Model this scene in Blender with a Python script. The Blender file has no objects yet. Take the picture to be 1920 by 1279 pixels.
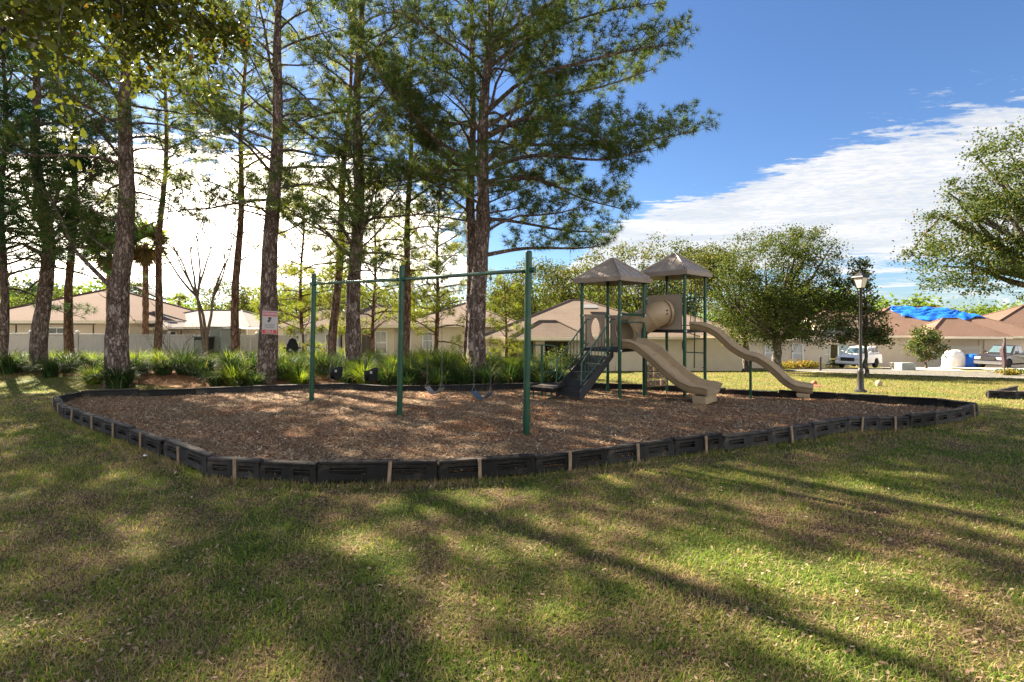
import bpy, bmesh, math, random
import numpy as np
from mathutils import Vector, Matrix, Euler
random.seed(7)
RS = np.random.RandomState(11)
C = bpy.context.scene.collection
sc = bpy.context.scene
PI = math.pi

# ------------------------------------------------------------ camera, sky, sun, exposure
CH, F = 2.05, 960.0            # camera height, focal length in photo pixels
cd = bpy.data.cameras.new('camera'); cam = bpy.data.objects.new('camera', cd); C.objects.link(cam)
cd.lens = 18; cd.sensor_width = 36; cd.clip_end = 2000; cd.clip_start = 0.05
cam.location = (0, 0, CH); cam.rotation_euler = (math.radians(90), 0, 0); cd.shift_y = -32.5/1920
sc.camera = cam
SUN_AZ, SUN_EL = math.radians(-47), math.radians(33)       # azimuth from +Y, negative to the left
sdir = Vector((math.sin(SUN_AZ)*math.cos(SUN_EL), math.cos(SUN_AZ)*math.cos(SUN_EL), math.sin(SUN_EL)))
sl = bpy.data.lights.new('sun', 'SUN'); so = bpy.data.objects.new('sun', sl); C.objects.link(so)
sl.energy = 5.0; sl.angle = math.radians(0.55); sl.color = (1.0, 0.87, 0.68)
so.rotation_euler = sdir.to_track_quat('Z', 'Y').to_euler(); so.location = (-30, 40, 40)
sc.view_settings.view_transform = 'Standard'; sc.view_settings.look = 'None'
sc.view_settings.exposure = 2.92; sc.view_settings.gamma = 1.0; sc.view_settings.use_curve_mapping = False

W = bpy.data.worlds.new('World'); sc.world = W; W.use_nodes = True
nt = W.node_tree; nt.nodes.clear()
class N:
    """tiny node helper"""
    def __init__(s, nt): s.nt = nt
    def n(s, t, **k):
        o = s.nt.nodes.new(t)
        for a, b in k.items(): setattr(o, a, b)
        return o
    def put(s, sock, v):
        if isinstance(v, bpy.types.NodeSocket): s.nt.links.new(v, sock)
        elif v is not None: sock.default_value = v
    def m(s, op, a, b=None, c=None, clamp=False):
        o = s.n('ShaderNodeMath', operation=op); o.use_clamp = clamp
        s.put(o.inputs[0], a)
        if b is not None: s.put(o.inputs[1], b)
        if c is not None: s.put(o.inputs[2], c)
        return o.outputs[0]
    def ss(s, x, a, b):          # smoothstep
        o = s.n('ShaderNodeMapRange', interpolation_type='SMOOTHSTEP')
        s.put(o.inputs[0], x); o.inputs[1].default_value = a; o.inputs[2].default_value = b
        return o.outputs[0]
    def noise(s, vec, scale, detail=3, rough=.55, dist=0):
        o = s.n('ShaderNodeTexNoise'); s.put(o.inputs['Vector'], vec)
        o.inputs['Scale'].default_value = scale; o.inputs['Detail'].default_value = detail
        o.inputs['Roughness'].default_value = rough; o.inputs['Distortion'].default_value = dist
        return o.outputs[0]
    def mix(s, f, a, b, blend='MIX'):
        o = s.n('ShaderNodeMix', data_type='RGBA', blend_type=blend)
        s.put(o.inputs[0], f)
        for q, v in ((6, a), (7, b)):
            if isinstance(v, (tuple, list)): v = tuple(v)+(1,)*(4-len(v))
            s.put(o.inputs[q], v)
        return o.outputs[2]
    def ramp(s, f, stops):
        o = s.n('ShaderNodeValToRGB'); s.put(o.inputs[0], f)
        e = o.color_ramp.elements
        while len(e) < len(stops): e.new(0.5)
        for k, (p, c) in zip(e, stops): k.position = p; k.color = tuple(c)+(1,)
        return o.outputs[0]
    def mapv(s, vec, sc=(1,1,1), rot=(0,0,0), loc=(0,0,0)):
        o = s.n('ShaderNodeMapping'); s.put(o.inputs[0], vec)
        o.inputs['Scale'].default_value = sc; o.inputs['Rotation'].default_value = rot; o.inputs['Location'].default_value = loc
        return o.outputs[0]
w = N(nt)
sky = w.n('ShaderNodeTexSky', sky_type='NISHITA', sun_disc=False, sun_elevation=SUN_EL, sun_rotation=SUN_AZ,
          air_density=1.0, dust_density=0.4, ozone_density=2.5, altitude=0)
tc = w.n('ShaderNodeTexCoord').outputs['Generated']
sx = w.n('ShaderNodeSeparateXYZ'); w.put(sx.inputs[0], tc)
zc = w.m('MAXIMUM', sx.outputs[2], 0.035)
px = w.m('DIVIDE', sx.outputs[0], zc); py = w.m('DIVIDE', sx.outputs[1], zc)
cv = w.n('ShaderNodeCombineXYZ'); w.put(cv.inputs[0], px); w.put(cv.inputs[1], py)
P = cv.outputs[0]
n1 = w.noise(w.mapv(P, (0.55, 0.75, 1), (0, 0, math.radians(24))), 1.0, 6, .62, .6)
n2 = w.noise(w.mapv(P, (1.0, 2.6, 1), (0, 0, math.radians(38)), (3, 1, 0)), 2.6, 8, .66, .25)
n3 = w.noise(w.mapv(P, (1.0, 1.9, 1), (0, 0, math.radians(30)), (1, 5, 0)), 8.0, 5, .65, .3)
nn = w.m('ADD', w.m('MULTIPLY', w.m('SUBTRACT', n1, .5), 2.5), w.m('MULTIPLY_ADD', w.m('SUBTRACT', n2, .5), 2.0, w.m('MULTIPLY', w.m('SUBTRACT', n3, .5), 1.1)))
e1 = w.m('ADD', px, w.m('MULTIPLY', py, 0.42))
mR = w.m('MULTIPLY', w.ss(e1, 2.15, 3.85), w.m('MULTIPLY_ADD', w.m('MULTIPLY', w.ss(py, 5.5, 8.5), w.ss(px, 3.5, 5.5)), -.42, w.ss(w.m('ADD', px, w.m('MULTIPLY', py, -.02)), .25, 1.25)))
mL = w.m('MULTIPLY', w.ss(w.m('SUBTRACT', 0.15, px), 0.0, 1.5), w.m('MULTIPLY_ADD', w.ss(py, 8.0, 15.0), -.42, w.ss(py, 1.2, 4.2)))
mW = w.m('MULTIPLY', w.m('MULTIPLY', w.ss(px, 1.35, 1.8), w.ss(e1, 2.15, 2.6)), .50)
bias = w.m('MAXIMUM', w.m('MAXIMUM', w.m('MAXIMUM', mR, mW), mL), w.m('MULTIPLY', w.ss(w.m('MULTIPLY', py, -1.0), -.6, 1.0), .75))   # unseen broken cloud added behind the camera to warm the fill light
cloud = w.ss(w.m('ADD', nn, w.m('MULTIPLY', w.m('SUBTRACT', bias, .5), 2.0)), 0.08, 0.50)
# brightness toward the sun (forward scattering in thin cloud)
sd = w.n('ShaderNodeVectorMath', operation='DOT_PRODUCT'); w.put(sd.inputs[0], tc); sd.inputs[1].default_value = tuple(sdir)
glow = w.m('POWER', w.ss(sd.outputs[1 if len(sd.outputs) > 1 else 0], 0.45, 1.0), 1.6)
ccol = w.mix(w.m('MULTIPLY', glow, 0.9, clamp=True), (1.30, 1.26, 1.21), (16.0, 13.6, 10.4))
ccol = w.mix(w.ss(n1, .35, .72), w.mix(1.0, ccol, (0.70, 0.75, 0.82), 'MULTIPLY'), ccol)
anti = w.ss(w.m('MULTIPLY', sd.outputs[1 if len(sd.outputs) > 1 else 0], -1.0), -.15, .75)      # unseen front-lit cloud opposite the sun, brightened to lift the fill
ccol = w.mix(anti, ccol, w.mix(1.0, ccol, (3.4, 3.3, 3.15), 'MULTIPLY'))
skyc = w.mix(1.0, sky.outputs[0], (0.128, 0.160, 0.203), 'MULTIPLY')
fin = w.mix(w.m('MULTIPLY', cloud, w.m('MULTIPLY_ADD', w.ss(n3, .42, .62), -.22, .98)), skyc, ccol)
bg = w.n('ShaderNodeBackground'); w.put(bg.inputs[0], fin); bg.inputs[1].default_value = 0.12
wo = w.n('ShaderNodeOutputWorld'); nt.links.new(bg.outputs[0], wo.inputs[0])

# ------------------------------------------------------------ helpers
def tag(o, label=None, cat=None, group=None, kind=None):
    if label: o['label'] = label
    if cat: o['category'] = cat
    if group: o['group'] = group
    if kind: o['kind'] = kind
    return o
def thing(name, label, cat, loc=(0, 0, 0), rz=0.0, group=None):
    o = bpy.data.objects.new(name, None); C.objects.link(o); o.empty_display_size = .2
    o.location = loc; o.rotation_euler = (0, 0, rz)
    return tag(o, label, cat, group)
def npmesh(name, V, FC, mat, parent=None, smooth=False, n=None):
    """V (k,3); FC (m,n) faces of n corners, or list of such arrays"""
    V = np.asarray(V, dtype=np.float32)
    if isinstance(FC, list) and not isinstance(FC[0], np.ndarray): FC = np.array(FC)
    FL = FC if isinstance(FC, list) else [FC]
    FL = [np.asarray(f, dtype=np.int32) for f in FL if len(f)]
    me = bpy.data.meshes.new(name)
    me.vertices.add(len(V)); me.vertices.foreach_set('co', V.ravel())
    idx = np.concatenate([f.ravel() for f in FL])
    cnt = np.concatenate([np.full(len(f), f.shape[1], dtype=np.int32) for f in FL])
    st = np.concatenate([[0], np.cumsum(cnt)[:-1]]).astype(np.int32)
    me.loops.add(len(idx)); me.loops.foreach_set('vertex_index', idx)
    me.polygons.add(len(cnt)); me.polygons.foreach_set('loop_start', st); me.polygons.foreach_set('loop_total', cnt)
    if smooth: me.polygons.foreach_set('use_smooth', np.ones(len(cnt), dtype=bool))
    me.update(calc_edges=True)
    if mat: me.materials.append(mat)
    o = bpy.data.objects.new(name, me); C.objects.link(o)
    if parent: o.parent = parent
    return o
class MB:
    def __init__(s): s.v = []; s.f = []
    def add(s, vs, fs):
        k = len(s.v); s.v += [tuple(v) for v in vs]; s.f += [tuple(i+k for i in f) for f in fs]; return s
    def box(s, c, d, rot=None):
        hx, hy, hz = d[0]/2, d[1]/2, d[2]/2
        vs = [Vector((x, y, z)) for z in (-hz, hz) for y in (-hy, hy) for x in (-hx, hx)]
        if rot is not None:
            R = Euler(rot).to_matrix() if not isinstance(rot, Matrix) else rot
            vs = [R @ v for v in vs]
        vs = [v+Vector(c) for v in vs]
        return s.add(vs, [(0,2,3,1),(4,5,7,6),(0,1,5,4),(2,6,7,3),(0,4,6,2),(1,3,7,5)])
    def cbox(s, c, d, rot=None, ch=.01):
        """box with chamfered edges (convex hull of 24 points)"""
        hx, hy, hz = d[0]/2, d[1]/2, d[2]/2
        ch = min(ch, hx*.9, hy*.9, hz*.9)
        pts = []
        for x in (-1, 1):
            for y in (-1, 1):
                for z in (-1, 1):
                    pts += [(x*(hx-ch), y*(hy-ch), z*hz), (x*(hx-ch), y*hy, z*(hz-ch)), (x*hx, y*(hy-ch), z*(hz-ch))]
        bm = bmesh.new()
        for p in pts: bm.verts.new(p)
        r = bmesh.ops.convex_hull(bm, input=bm.verts)
        bm.verts.index_update()
        R = Euler(rot).to_matrix() if rot is not None and not isinstance(rot, Matrix) else rot
        vs = [((R @ v.co) if R is not None else v.co.copy())+Vector(c) for v in bm.verts]
        fs = [tuple(v.index for v in f.verts) for f in bm.faces]
        bm.free()
        return s.add(vs, fs)
    def tube(s, pts, r, seg=8, cap=True, jit=None):
        pts = [Vector(p) for p in pts]; n = len(pts)
        rr = r if isinstance(r, (list, tuple)) else [r]*n
        k0 = len(s.v); pu = None
        for i, p in enumerate(pts):
            t = (pts[min(i+1, n-1)]-pts[max(i-1, 0)])
            if t.length < 1e-9: t = Vector((0, 0, 1))
            t.normalize()
            if pu is None:
                a = Vector((0, 0, 1)) if abs(t.z) < .9 else Vector((1, 0, 0))
                u = t.cross(a).normalized()
            else:
                u = (pu-t*pu.dot(t)).normalized()
            pu = u; v_ = t.cross(u)
            for j in range(seg):
                a = 2*PI*j/seg; q = rr[i]*(1 if jit is None else 1+jit*random.uniform(-1, 1))
                s.v.append(tuple(p+u*(q*math.cos(a))+v_*(q*math.sin(a))))
        for i in range(n-1):
            for j in range(seg):
                a = k0+i*seg+j; b = k0+i*seg+(j+1) % seg
                s.f.append((a, b, b+seg, a+seg))
        if cap and seg > 2:
            s.f.append(tuple(k0+j for j in range(seg))[::-1]); s.f.append(tuple(k0+(n-1)*seg+j for j in range(seg)))
        return s
    def lathe(s, prof, c=(0, 0, 0), seg=16, axis=None, cap=True):
        """prof list of (r, z)"""
        k0 = len(s.v)
        M = axis.to_track_quat('Z', 'Y').to_matrix() if axis is not None else None
        for r, z in prof:
            for j in range(seg):
                a = 2*PI*j/seg; q = Vector((r*math.cos(a), r*math.sin(a), z))
                if M is not None: q = M @ q
                s.v.append(tuple(q+Vector(c)))
        for i in range(len(prof)-1):
            for j in range(seg):
                a = k0+i*seg+j; b = k0+i*seg+(j+1) % seg
                s.f.append((a, b, b+seg, a+seg))
        if cap:
            s.f.append(tuple(k0+j for j in range(seg))[::-1]); s.f.append(tuple(k0+(len(prof)-1)*seg+j for j in range(seg)))
        return s
    def prism(s, poly, h0, h1, fn=None):
        """poly list of (a,b); fn(a,b,h) -> xyz"""
        fn = fn or (lambda a, b, h: (a, b, h)); n = len(poly); k = len(s.v)
        s.v += [tuple(fn(a, b, h0)) for a, b in poly]+[tuple(fn(a, b, h1)) for a, b in poly]
        s.f.append(tuple(range(k, k+n))[::-1]); s.f.append(tuple(range(k+n, k+2*n)))
        for i in range(n):
            j = (i+1) % n; s.f.append((k+i, k+j, k+n+j, k+n+i))
        return s
    def sweep(s, path, prof, wd, cap=True):
        """closed profile (a along wd, b along normal) swept on a path"""
        path = [Vector(p) for p in path]; wd = Vector(wd).normalized(); k = len(s.v); n = len(prof)
        for i, p in enumerate(path):
            t = (path[min(i+1, len(path)-1)]-path[max(i-1, 0)]).normalized()
            up = wd.cross(t)
            if up.z < 0: up = -up
            for a, b in (prof[i] if isinstance(prof[0][0], (list, tuple)) else prof):
                s.v.append(tuple(p+wd*a+up*b))
        if isinstance(prof[0][0], (list, tuple)): n = len(prof[0])
        for i in range(len(path)-1):
            for j in range(n):
                a = k+i*n+j; b = k+i*n+(j+1) % n
                s.f.append((a, b, b+n, a+n))
        if cap:
            s.f.append(tuple(range(k, k+n))[::-1]); s.f.append(tuple(range(k+(len(path)-1)*n, k+len(path)*n)))
        return s
    def build(s, name, mat, parent=None, smooth=False, bevel=0, flip=True):
        me = bpy.data.meshes.new(name); me.from_pydata(s.v, [], s.f)
        bm = bmesh.new(); bm.from_mesh(me); bmesh.ops.recalc_face_normals(bm, faces=bm.faces); bm.to_mesh(me); bm.free()
        if smooth:
            me.polygons.foreach_set('use_smooth', [True]*len(me.polygons))
            try: me.set_sharp_from_angle(angle=math.radians(38))
            except Exception: pass
        me.materials.append(mat)
        o = bpy.data.objects.new(name, me); C.objects.link(o)
        if parent: o.parent = parent
        if bevel:
            b = o.modifiers.new('bevel', 'BEVEL'); b.width = bevel; b.segments = 2; b.limit_method = 'ANGLE'
        return o
def copy_tree(o, parent=None):
    c = o.copy(); C.objects.link(c)
    if parent: c.parent = parent
    for ch in list(o.children): copy_tree(ch, c)
    return c
def S(t): t = min(1, max(0, t)); return t*t*(3-2*t)
def Sn(t): t = np.clip(t, 0, 1); return t*t*(3-2*t)
def H(x, y):
    """ground height"""
    x = np.asarray(x, dtype=float); y = np.asarray(y, dtype=float)
    yy = np.minimum(y, 52)
    prof = np.where(yy < 12, 0, 0.045*(yy-12)+0.0004*np.clip(yy-16, 0, None)**2)
    k = 0.34+0.66*Sn((x+1)/7)
    mound = 0.30*Sn((y-16.3)/2.6)*Sn((28-y)/4)*Sn((2.6-x)/2)
    rough = 0.012*np.sin(x*1.3+y*.7)*np.sin(y*1.1-x*.5)+0.008*np.sin(x*3.1+1)*np.sin(y*2.7)
    return -prof*k+mound+rough*Sn((14-y)/3)
def h(x, y): return float(H(x, y))
def at(u, v, Y): return Vector(((u-960)/F*Y, Y, CH-(v-607)/F*Y))
def ux(u, Y): return (u-960)/F*Y

# ------------------------------------------------------------ materials
MATS = {}
def bsdf(name):
    m = bpy.data.materials.new(name); m.use_nodes = True
    t = m.node_tree; b = t.nodes['Principled BSDF']; MATS[name] = m
    return m, N(t), b
def mat(name, col, rough=.6, var=.25, scale=6, metal=0, bump=0, bscale=40, spec=.4, island=0, coord='Object', dirt=None, stretch=(1,1,1)):
    m, q, b = bsdf(name)
    if rough >= .8: spec = .1
    t = q.n('ShaderNodeTexCoord').outputs[coord]
    t = q.mapv(t, stretch)
    f = q.noise(t, scale, 5, .6)
    lo = tuple(c*(1-var) for c in col); hi = tuple(min(1, c*(1+var)) for c in col)
    c = q.ramp(f, [(.3, lo), (.7, hi)])
    if island:
        g = q.n('ShaderNodeNewGeometry')
        k = q.n('ShaderNodeHueSaturation'); q.put(k.inputs['Color'], c)
        q.put(k.inputs['Value'], q.m('MULTIPLY_ADD', g.outputs['Random Per Island'], island*2, 1-island)); c = k.outputs[0]
    if dirt:
        c = q.mix(q.m('MULTIPLY', q.ss(q.noise(t, dirt[1], 6, .7), .5, .72), dirt[2]), c, dirt[0])
    q.put(b.inputs['Base Color'], c); b.inputs['Roughness'].default_value = rough
    b.inputs['Metallic'].default_value = metal; b.inputs['Specular IOR Level'].default_value = spec
    if bump:
        bp = q.n('ShaderNodeBump'); bp.inputs['Strength'].default_value = bump; bp.inputs['Distance'].default_value = .02
        q.put(bp.inputs['Height'], q.noise(t, bscale, 4, .6)); q.put(b.inputs['Normal'], bp.outputs[0])
    return m
def leafmat(name, c1, c2, c3=None, trans=.4, wscale=.25, rough=.55, c3at=.86):
    """two sided leaf: random per leaf + world-position patches, part translucent"""
    m, q, b = bsdf(name)
    g = q.n('ShaderNodeNewGeometry')
    f = q.noise(g.outputs['Position'], wscale, 3, .6)
    f = q.m('ADD', q.m('MULTIPLY', g.outputs['Random Per Island'], .55), q.m('MULTIPLY', f, .75), clamp=True)
    stops = [(.25, c1), (.8, c2)]
    c = q.ramp(f, stops)
    if c3:
        r2 = q.m('FRACT', q.m('MULTIPLY', g.outputs['Random Per Island'], 17.31))
        c = q.mix(q.m('GREATER_THAN', r2, c3at), c, c3)
    q.put(b.inputs['Base Color'], c); b.inputs['Roughness'].default_value = rough
    b.inputs['Specular IOR Level'].default_value = .02
    tr = q.n('ShaderNodeBsdfTranslucent')
    q.put(tr.inputs[0], q.mix(1.0, c, (1.5, 1.5, .55), 'MULTIPLY'))
    mx = q.n('ShaderNodeMixShader'); mx.inputs[0].default_value = trans
    nt_ = m.node_tree; nt_.links.new(b.outputs[0], mx.inputs[1]); nt_.links.new(tr.outputs[0], mx.inputs[2])
    nt_.links.new(mx.outputs[0], nt_.nodes['Material Output'].inputs[0])
    return m

def patch(q, pos):
    """shared lawn patch factor: 0 dry .. 1 green"""
    a = q.noise(pos, .7, 5, .65, .6); b = q.noise(pos, 3.1, 4, .7)
    return q.m('ADD', q.m('MULTIPLY_ADD', a, .95, -.19), q.m('MULTIPLY', b, .45))
def lawn_material():
    m, q, b = bsdf('lawn_ground'); pos = q.n('ShaderNodeNewGeometry').outputs['Position']
    f = patch(q, pos)
    c = q.ramp(f, [(.40, (.165, .108, .066)), (.48, (.205, .158, .078)), (.54, (.145, .150, .046)), (.64, (.105, .145, .032))])
    fine = q.noise(pos, 38, 5, .75)
    c = q.mix(q.ss(fine, .44, .58), q.mix(1.0, c, (.30, .27, .25), 'MULTIPLY'), c)
    c = q.mix(q.m('MULTIPLY', q.ss(q.noise(pos, 70, 3, .7), .60, .70), .8), c, (.26, .20, .12))
    sp = q.n('ShaderNodeSeparateXYZ'); q.put(sp.inputs[0], pos)   # beyond the playground the lawn is greener, its colour darkened against overexposing sunlight
    far = q.ss(sp.outputs[1], 12.5, 17)
    c = q.mix(q.m('MULTIPLY', far, .75), c, q.ramp(q.noise(pos, .35, 4, .6), [(.38, (.155, .120, .045)), (.52, (.110, .115, .034)), (.66, (.075, .110, .024))]))
    q.put(b.inputs['Base Color'], c); b.inputs['Roughness'].default_value = .95; b.inputs['Specular IOR Level'].default_value = .1
    bp = q.n('ShaderNodeBump'); bp.inputs['Strength'].default_value = .9; bp.inputs['Distance'].default_value = .04
    q.put(bp.inputs['Height'], q.noise(pos, 45, 5, .8)); q.put(b.inputs['Normal'], bp.outputs[0])
    return m
def blade_material():
    m, q, b = bsdf('grass_blade'); g = q.n('ShaderNodeNewGeometry'); pos = g.outputs['Position']
    f = q.m('ADD', patch(q, pos), q.m('MULTIPLY', q.m('SUBTRACT', g.outputs['Random Per Island'], .5), .34))
    c = q.ramp(f, [(.39, (.335, .245, .15)), (.48, (.32, .262, .12)), (.54, (.205, .215, .062)), (.66, (.135, .195, .036))])
    sp = q.n('ShaderNodeSeparateXYZ'); q.put(sp.inputs[0], pos); c = q.mix(q.m('MULTIPLY', q.ss(sp.outputs[1], 12, 18), .62), c, (.125, .122, .042))  # far blades get a darker colour to hold down the sunlight
    q.put(b.inputs['Base Color'], c); b.inputs['Roughness'].default_value = .7; b.inputs['Specular IOR Level'].default_value = .02
    tr = q.n('ShaderNodeBsdfTranslucent'); q.put(tr.inputs[0], q.mix(1.0, c, (1.5, 1.6, .8), 'MULTIPLY'))
    mx = q.n('ShaderNodeMixShader'); mx.inputs[0].default_value = .4; t = m.node_tree
    t.links.new(b.outputs[0], mx.inputs[1]); t.links.new(tr.outputs[0], mx.inputs[2]); t.links.new(mx.outputs[0], t.nodes['Material Output'].inputs[0])
    return m
def mulch_material():
    m, q, b = bsdf('wood_mulch'); pos = q.n('ShaderNodeNewGeometry').outputs['Position']
    v = q.n('ShaderNodeTexVoronoi'); v.inputs['Scale'].default_value = 32; q.put(v.inputs['Vector'], q.mapv(pos, (1, 1.6, 1)))
    sp = q.n('ShaderNodeSeparateColor'); q.put(sp.inputs[0], v.outputs['Color'])
    c = q.ramp(sp.outputs[0], [(0, (.07, .045, .03)), (.4, (.155, .10, .06)), (.75, (.24, .165, .10)), (1, (.36, .27, .18))])
    c = q.mix(q.ss(q.noise(pos, .7, 4, .6), .35, .7), c, q.mix(1.0, c, (1.1, .72, .55), 'MULTIPLY'))
    q.put(b.inputs['Base Color'], c); b.inputs['Roughness'].default_value = .95; b.inputs['Specular IOR Level'].default_value = .1
    bp = q.n('ShaderNodeBump'); bp.inputs['Strength'].default_value = 1; bp.inputs['Distance'].default_value = .03
    q.put(bp.inputs['Height'], sp.outputs[1]); q.put(b.inputs['Normal'], bp.outputs[0])
    return m
def island_ramp(name, stops, rough=.85, trans=0):
    m, q, b = bsdf(name); g = q.n('ShaderNodeNewGeometry')
    c = q.ramp(g.outputs['Random Per Island'], stops)
    q.put(b.inputs['Base Color'], c); b.inputs['Roughness'].default_value = rough; b.inputs['Specular IOR Level'].default_value = .15
    return m
def bark_material(name, c1, c2, c3, sc=5):
    m, q, b = bsdf(name); o = q.n('ShaderNodeTexCoord').outputs['Object']
    o2 = q.mapv(o, (1, 1, .38))
    v = q.n('ShaderNodeTexVoronoi', feature='DISTANCE_TO_EDGE'); v.inputs['Scale'].default_value = sc*2.9
    nz_ = q.n('ShaderNodeTexNoise'); q.put(nz_.inputs['Vector'], o2); nz_.inputs['Scale'].default_value = sc*1.3; nz_.inputs['Detail'].default_value = 4
    q.put(v.inputs['Vector'], q.mix(.22, o2, nz_.outputs[1]))
    n_ = q.noise(o2, sc*3, 6, .7)
    vc = q.n('ShaderNodeTexVoronoi'); vc.inputs['Scale'].default_value = sc*2.9; q.nt.links.new(v.inputs['Vector'].links[0].from_socket, vc.inputs['Vector']); sp = q.n('ShaderNodeSeparateColor'); q.put(sp.inputs[0], vc.outputs['Color'])
    c = q.ramp(q.m('ADD', q.m('MULTIPLY', n_, .6), q.m('MULTIPLY', sp.outputs[0], .4)), [(.3, c1), (.5, c2), (.70, c3)])
    c = q.mix(q.ss(v.outputs[0], 0.0, .16), q.mix(1.0, c, (.50, .44, .40), 'MULTIPLY'), c)
    q.put(b.inputs['Base Color'], c); b.inputs['Roughness'].default_value = .92; b.inputs['Specular IOR Level'].default_value = .12
    bp = q.n('ShaderNodeBump'); bp.inputs['Strength'].default_value = 1; bp.inputs['Distance'].default_value = .05
    q.put(bp.inputs['Height'], q.m('ADD', q.ss(v.outputs[0], 0, .2), q.m('MULTIPLY', n_, .6))); q.put(b.inputs['Normal'], bp.outputs[0])
    return m
def shingle_material(name, col):
    m, q, b = bsdf(name); o = q.n('ShaderNodeTexCoord').outputs['Object']
    br = q.n('ShaderNodeTexBrick'); q.put(br.inputs['Vector'], q.mapv(o, (1, 1, 1)))
    br.inputs['Scale'].default_value = 1; br.inputs['Brick Width'].default_value = .5; br.inputs['Row Height'].default_value = .16
    br.inputs['Mortar Size'].default_value = .012; br.offset = .5
    c = q.ramp(q.noise(o, 7, 6, .8), [(.3, tuple(x*.72 for x in col)), (.5, col), (.7, tuple(x*1.2 for x in col))])
    so3 = q.n('ShaderNodeSeparateXYZ'); q.put(so3.inputs[0], o); fr_ = q.m('FRACT', q.m('MULTIPLY', so3.outputs[2], 9.0)); c = q.mix(q.m('MULTIPLY', q.m('LESS_THAN', fr_, .22), .4), c, tuple(x*.5 for x in col))
    c = q.mix(q.m('MULTIPLY', q.ss(q.noise(o, .4, 3, .6), .4, .7), .4), c, tuple(x*.6 for x in col))
    q.put(b.inputs['Base Color'], c); b.inputs['Roughness'].default_value = .95; b.inputs['Specular IOR Level'].default_value = .06
    bp = q.n('ShaderNodeBump'); bp.inputs['Strength'].default_value = .6
    q.put(bp.inputs['Height'], q.noise(o, 30, 3, .7)); q.put(b.inputs['Normal'], bp.outputs[0])
    return m
M_lawn = lawn_material(); M_blade = blade_material(); M_mulch = mulch_material()
M_chip = island_ramp('wood_chip', [(0, (.11, .06, .03)), (.35, (.195, .125, .07)), (.7, (.30, .21, .12)), (.93, (.43, .33, .21)), (1, (.60, .51, .38))])
M_litter = island_ramp('dead_leaf', [(0, (.12, .07, .045)), (.5, (.21, .145, .095)), (.88, (.28, .20, .135)), (1, (.40, .31, .22))])
M_straw = mat('pine_straw', (.19, .098, .048), .95, .5, 14, bump=1, bscale=60, coord='Object')
M_pinebark = bark_material('pine_bark', (.105, .075, .062), (.19, .145, .125), (.29, .235, .21))
M_redbark = bark_material('reddish_pine_bark', (.12, .068, .045), (.22, .13, .09), (.32, .21, .155))
M_oakbark = bark_material('oak_bark', (.10, .085, .07), (.17, .15, .12), (.25, .22, .19), 6)
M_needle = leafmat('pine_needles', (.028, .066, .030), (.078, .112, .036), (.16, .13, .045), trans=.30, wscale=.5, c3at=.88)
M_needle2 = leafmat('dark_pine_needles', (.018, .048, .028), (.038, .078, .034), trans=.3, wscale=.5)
M_needle3 = leafmat('backlit_tone_pine_needles', (.075, .105, .022), (.14, .165, .04), (.17, .13, .04), trans=.5, wscale=.5, c3at=.85)  # brighter needle copy with the back light put into its colour
M_oak = leafmat('oak_leaves', (.028, .048, .018), (.074, .096, .030), (.14, .11, .05), trans=.26, wscale=.6, c3at=.93)
M_oak2 = leafmat('yellow_green_oak_leaves', (.036, .054, .018), (.084, .098, .032), (.17, .13, .05), trans=.30, wscale=.6)
M_forest = leafmat('far_wood_leaves', (.045, .078, .022), (.12, .17, .035), trans=.35, wscale=.15)
M_magn = leafmat('magnolia_leaves', (.030, .055, .024), (.080, .105, .036), (.17, .085, .045), trans=.25, rough=.4, c3at=.9)
M_hang = leafmat('hanging_leaves', (.042, .058, .016), (.085, .092, .022), (.22, .10, .025), trans=.26, wscale=.8, c3at=.982)
M_lily = leafmat('strap_leaves', (.016, .042, .018), (.048, .084, .026), (.20, .17, .07), trans=.28, wscale=.7, c3at=.94)
M_lily2 = leafmat('backlit_tone_strap_leaves', (.070, .112, .018), (.145, .195, .028), (.20, .18, .06), trans=.45, wscale=.7, c3at=.95)  # lighter strap leaf copy, colour carries the glow of backlit clumps
M_palm = leafmat('palm_fronds', (.05, .075, .02), (.13, .15, .04), trans=.4)
M_thatch = leafmat('dead_palm_fronds', (.07, .048, .024), (.15, .105, .05), trans=.2)
M_green = mat('green_powder_coat', (.005, .050, .025), .38, .2, 3, spec=.35, bump=.05, dirt=((.07, .10, .065), 5, .5))
M_green2 = mat('dark_green_rail', (.010, .055, .034), .38, .2, 3, dirt=((.09, .10, .07), 5, .4))
M_tan = mat('tan_plastic', (.31, .226, .132), .45, .12, 2, spec=.4, bump=.04, dirt=((.17, .12, .075), 2.6, .7))
M_tan2 = mat('weathered_tan_plastic', (.245, .19, .14), .5, .14, 2, dirt=((.15, .11, .085), 3, .6))
M_roofp = mat('brown_plastic_roof', (.25, .208, .172), .45, .15, 3, spec=.5, dirt=((.24, .20, .18), 2, .5))
M_roofe = mat('roof_edge', (.205, .160, .125), .5, .12, 3)
M_blackp = mat('black_recycled_plastic', (.024, .024, .024), .75, .35, 5, spec=.15, bump=.3, bscale=60, dirt=((.11, .085, .06), 4, .75), coord='Object')
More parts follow.
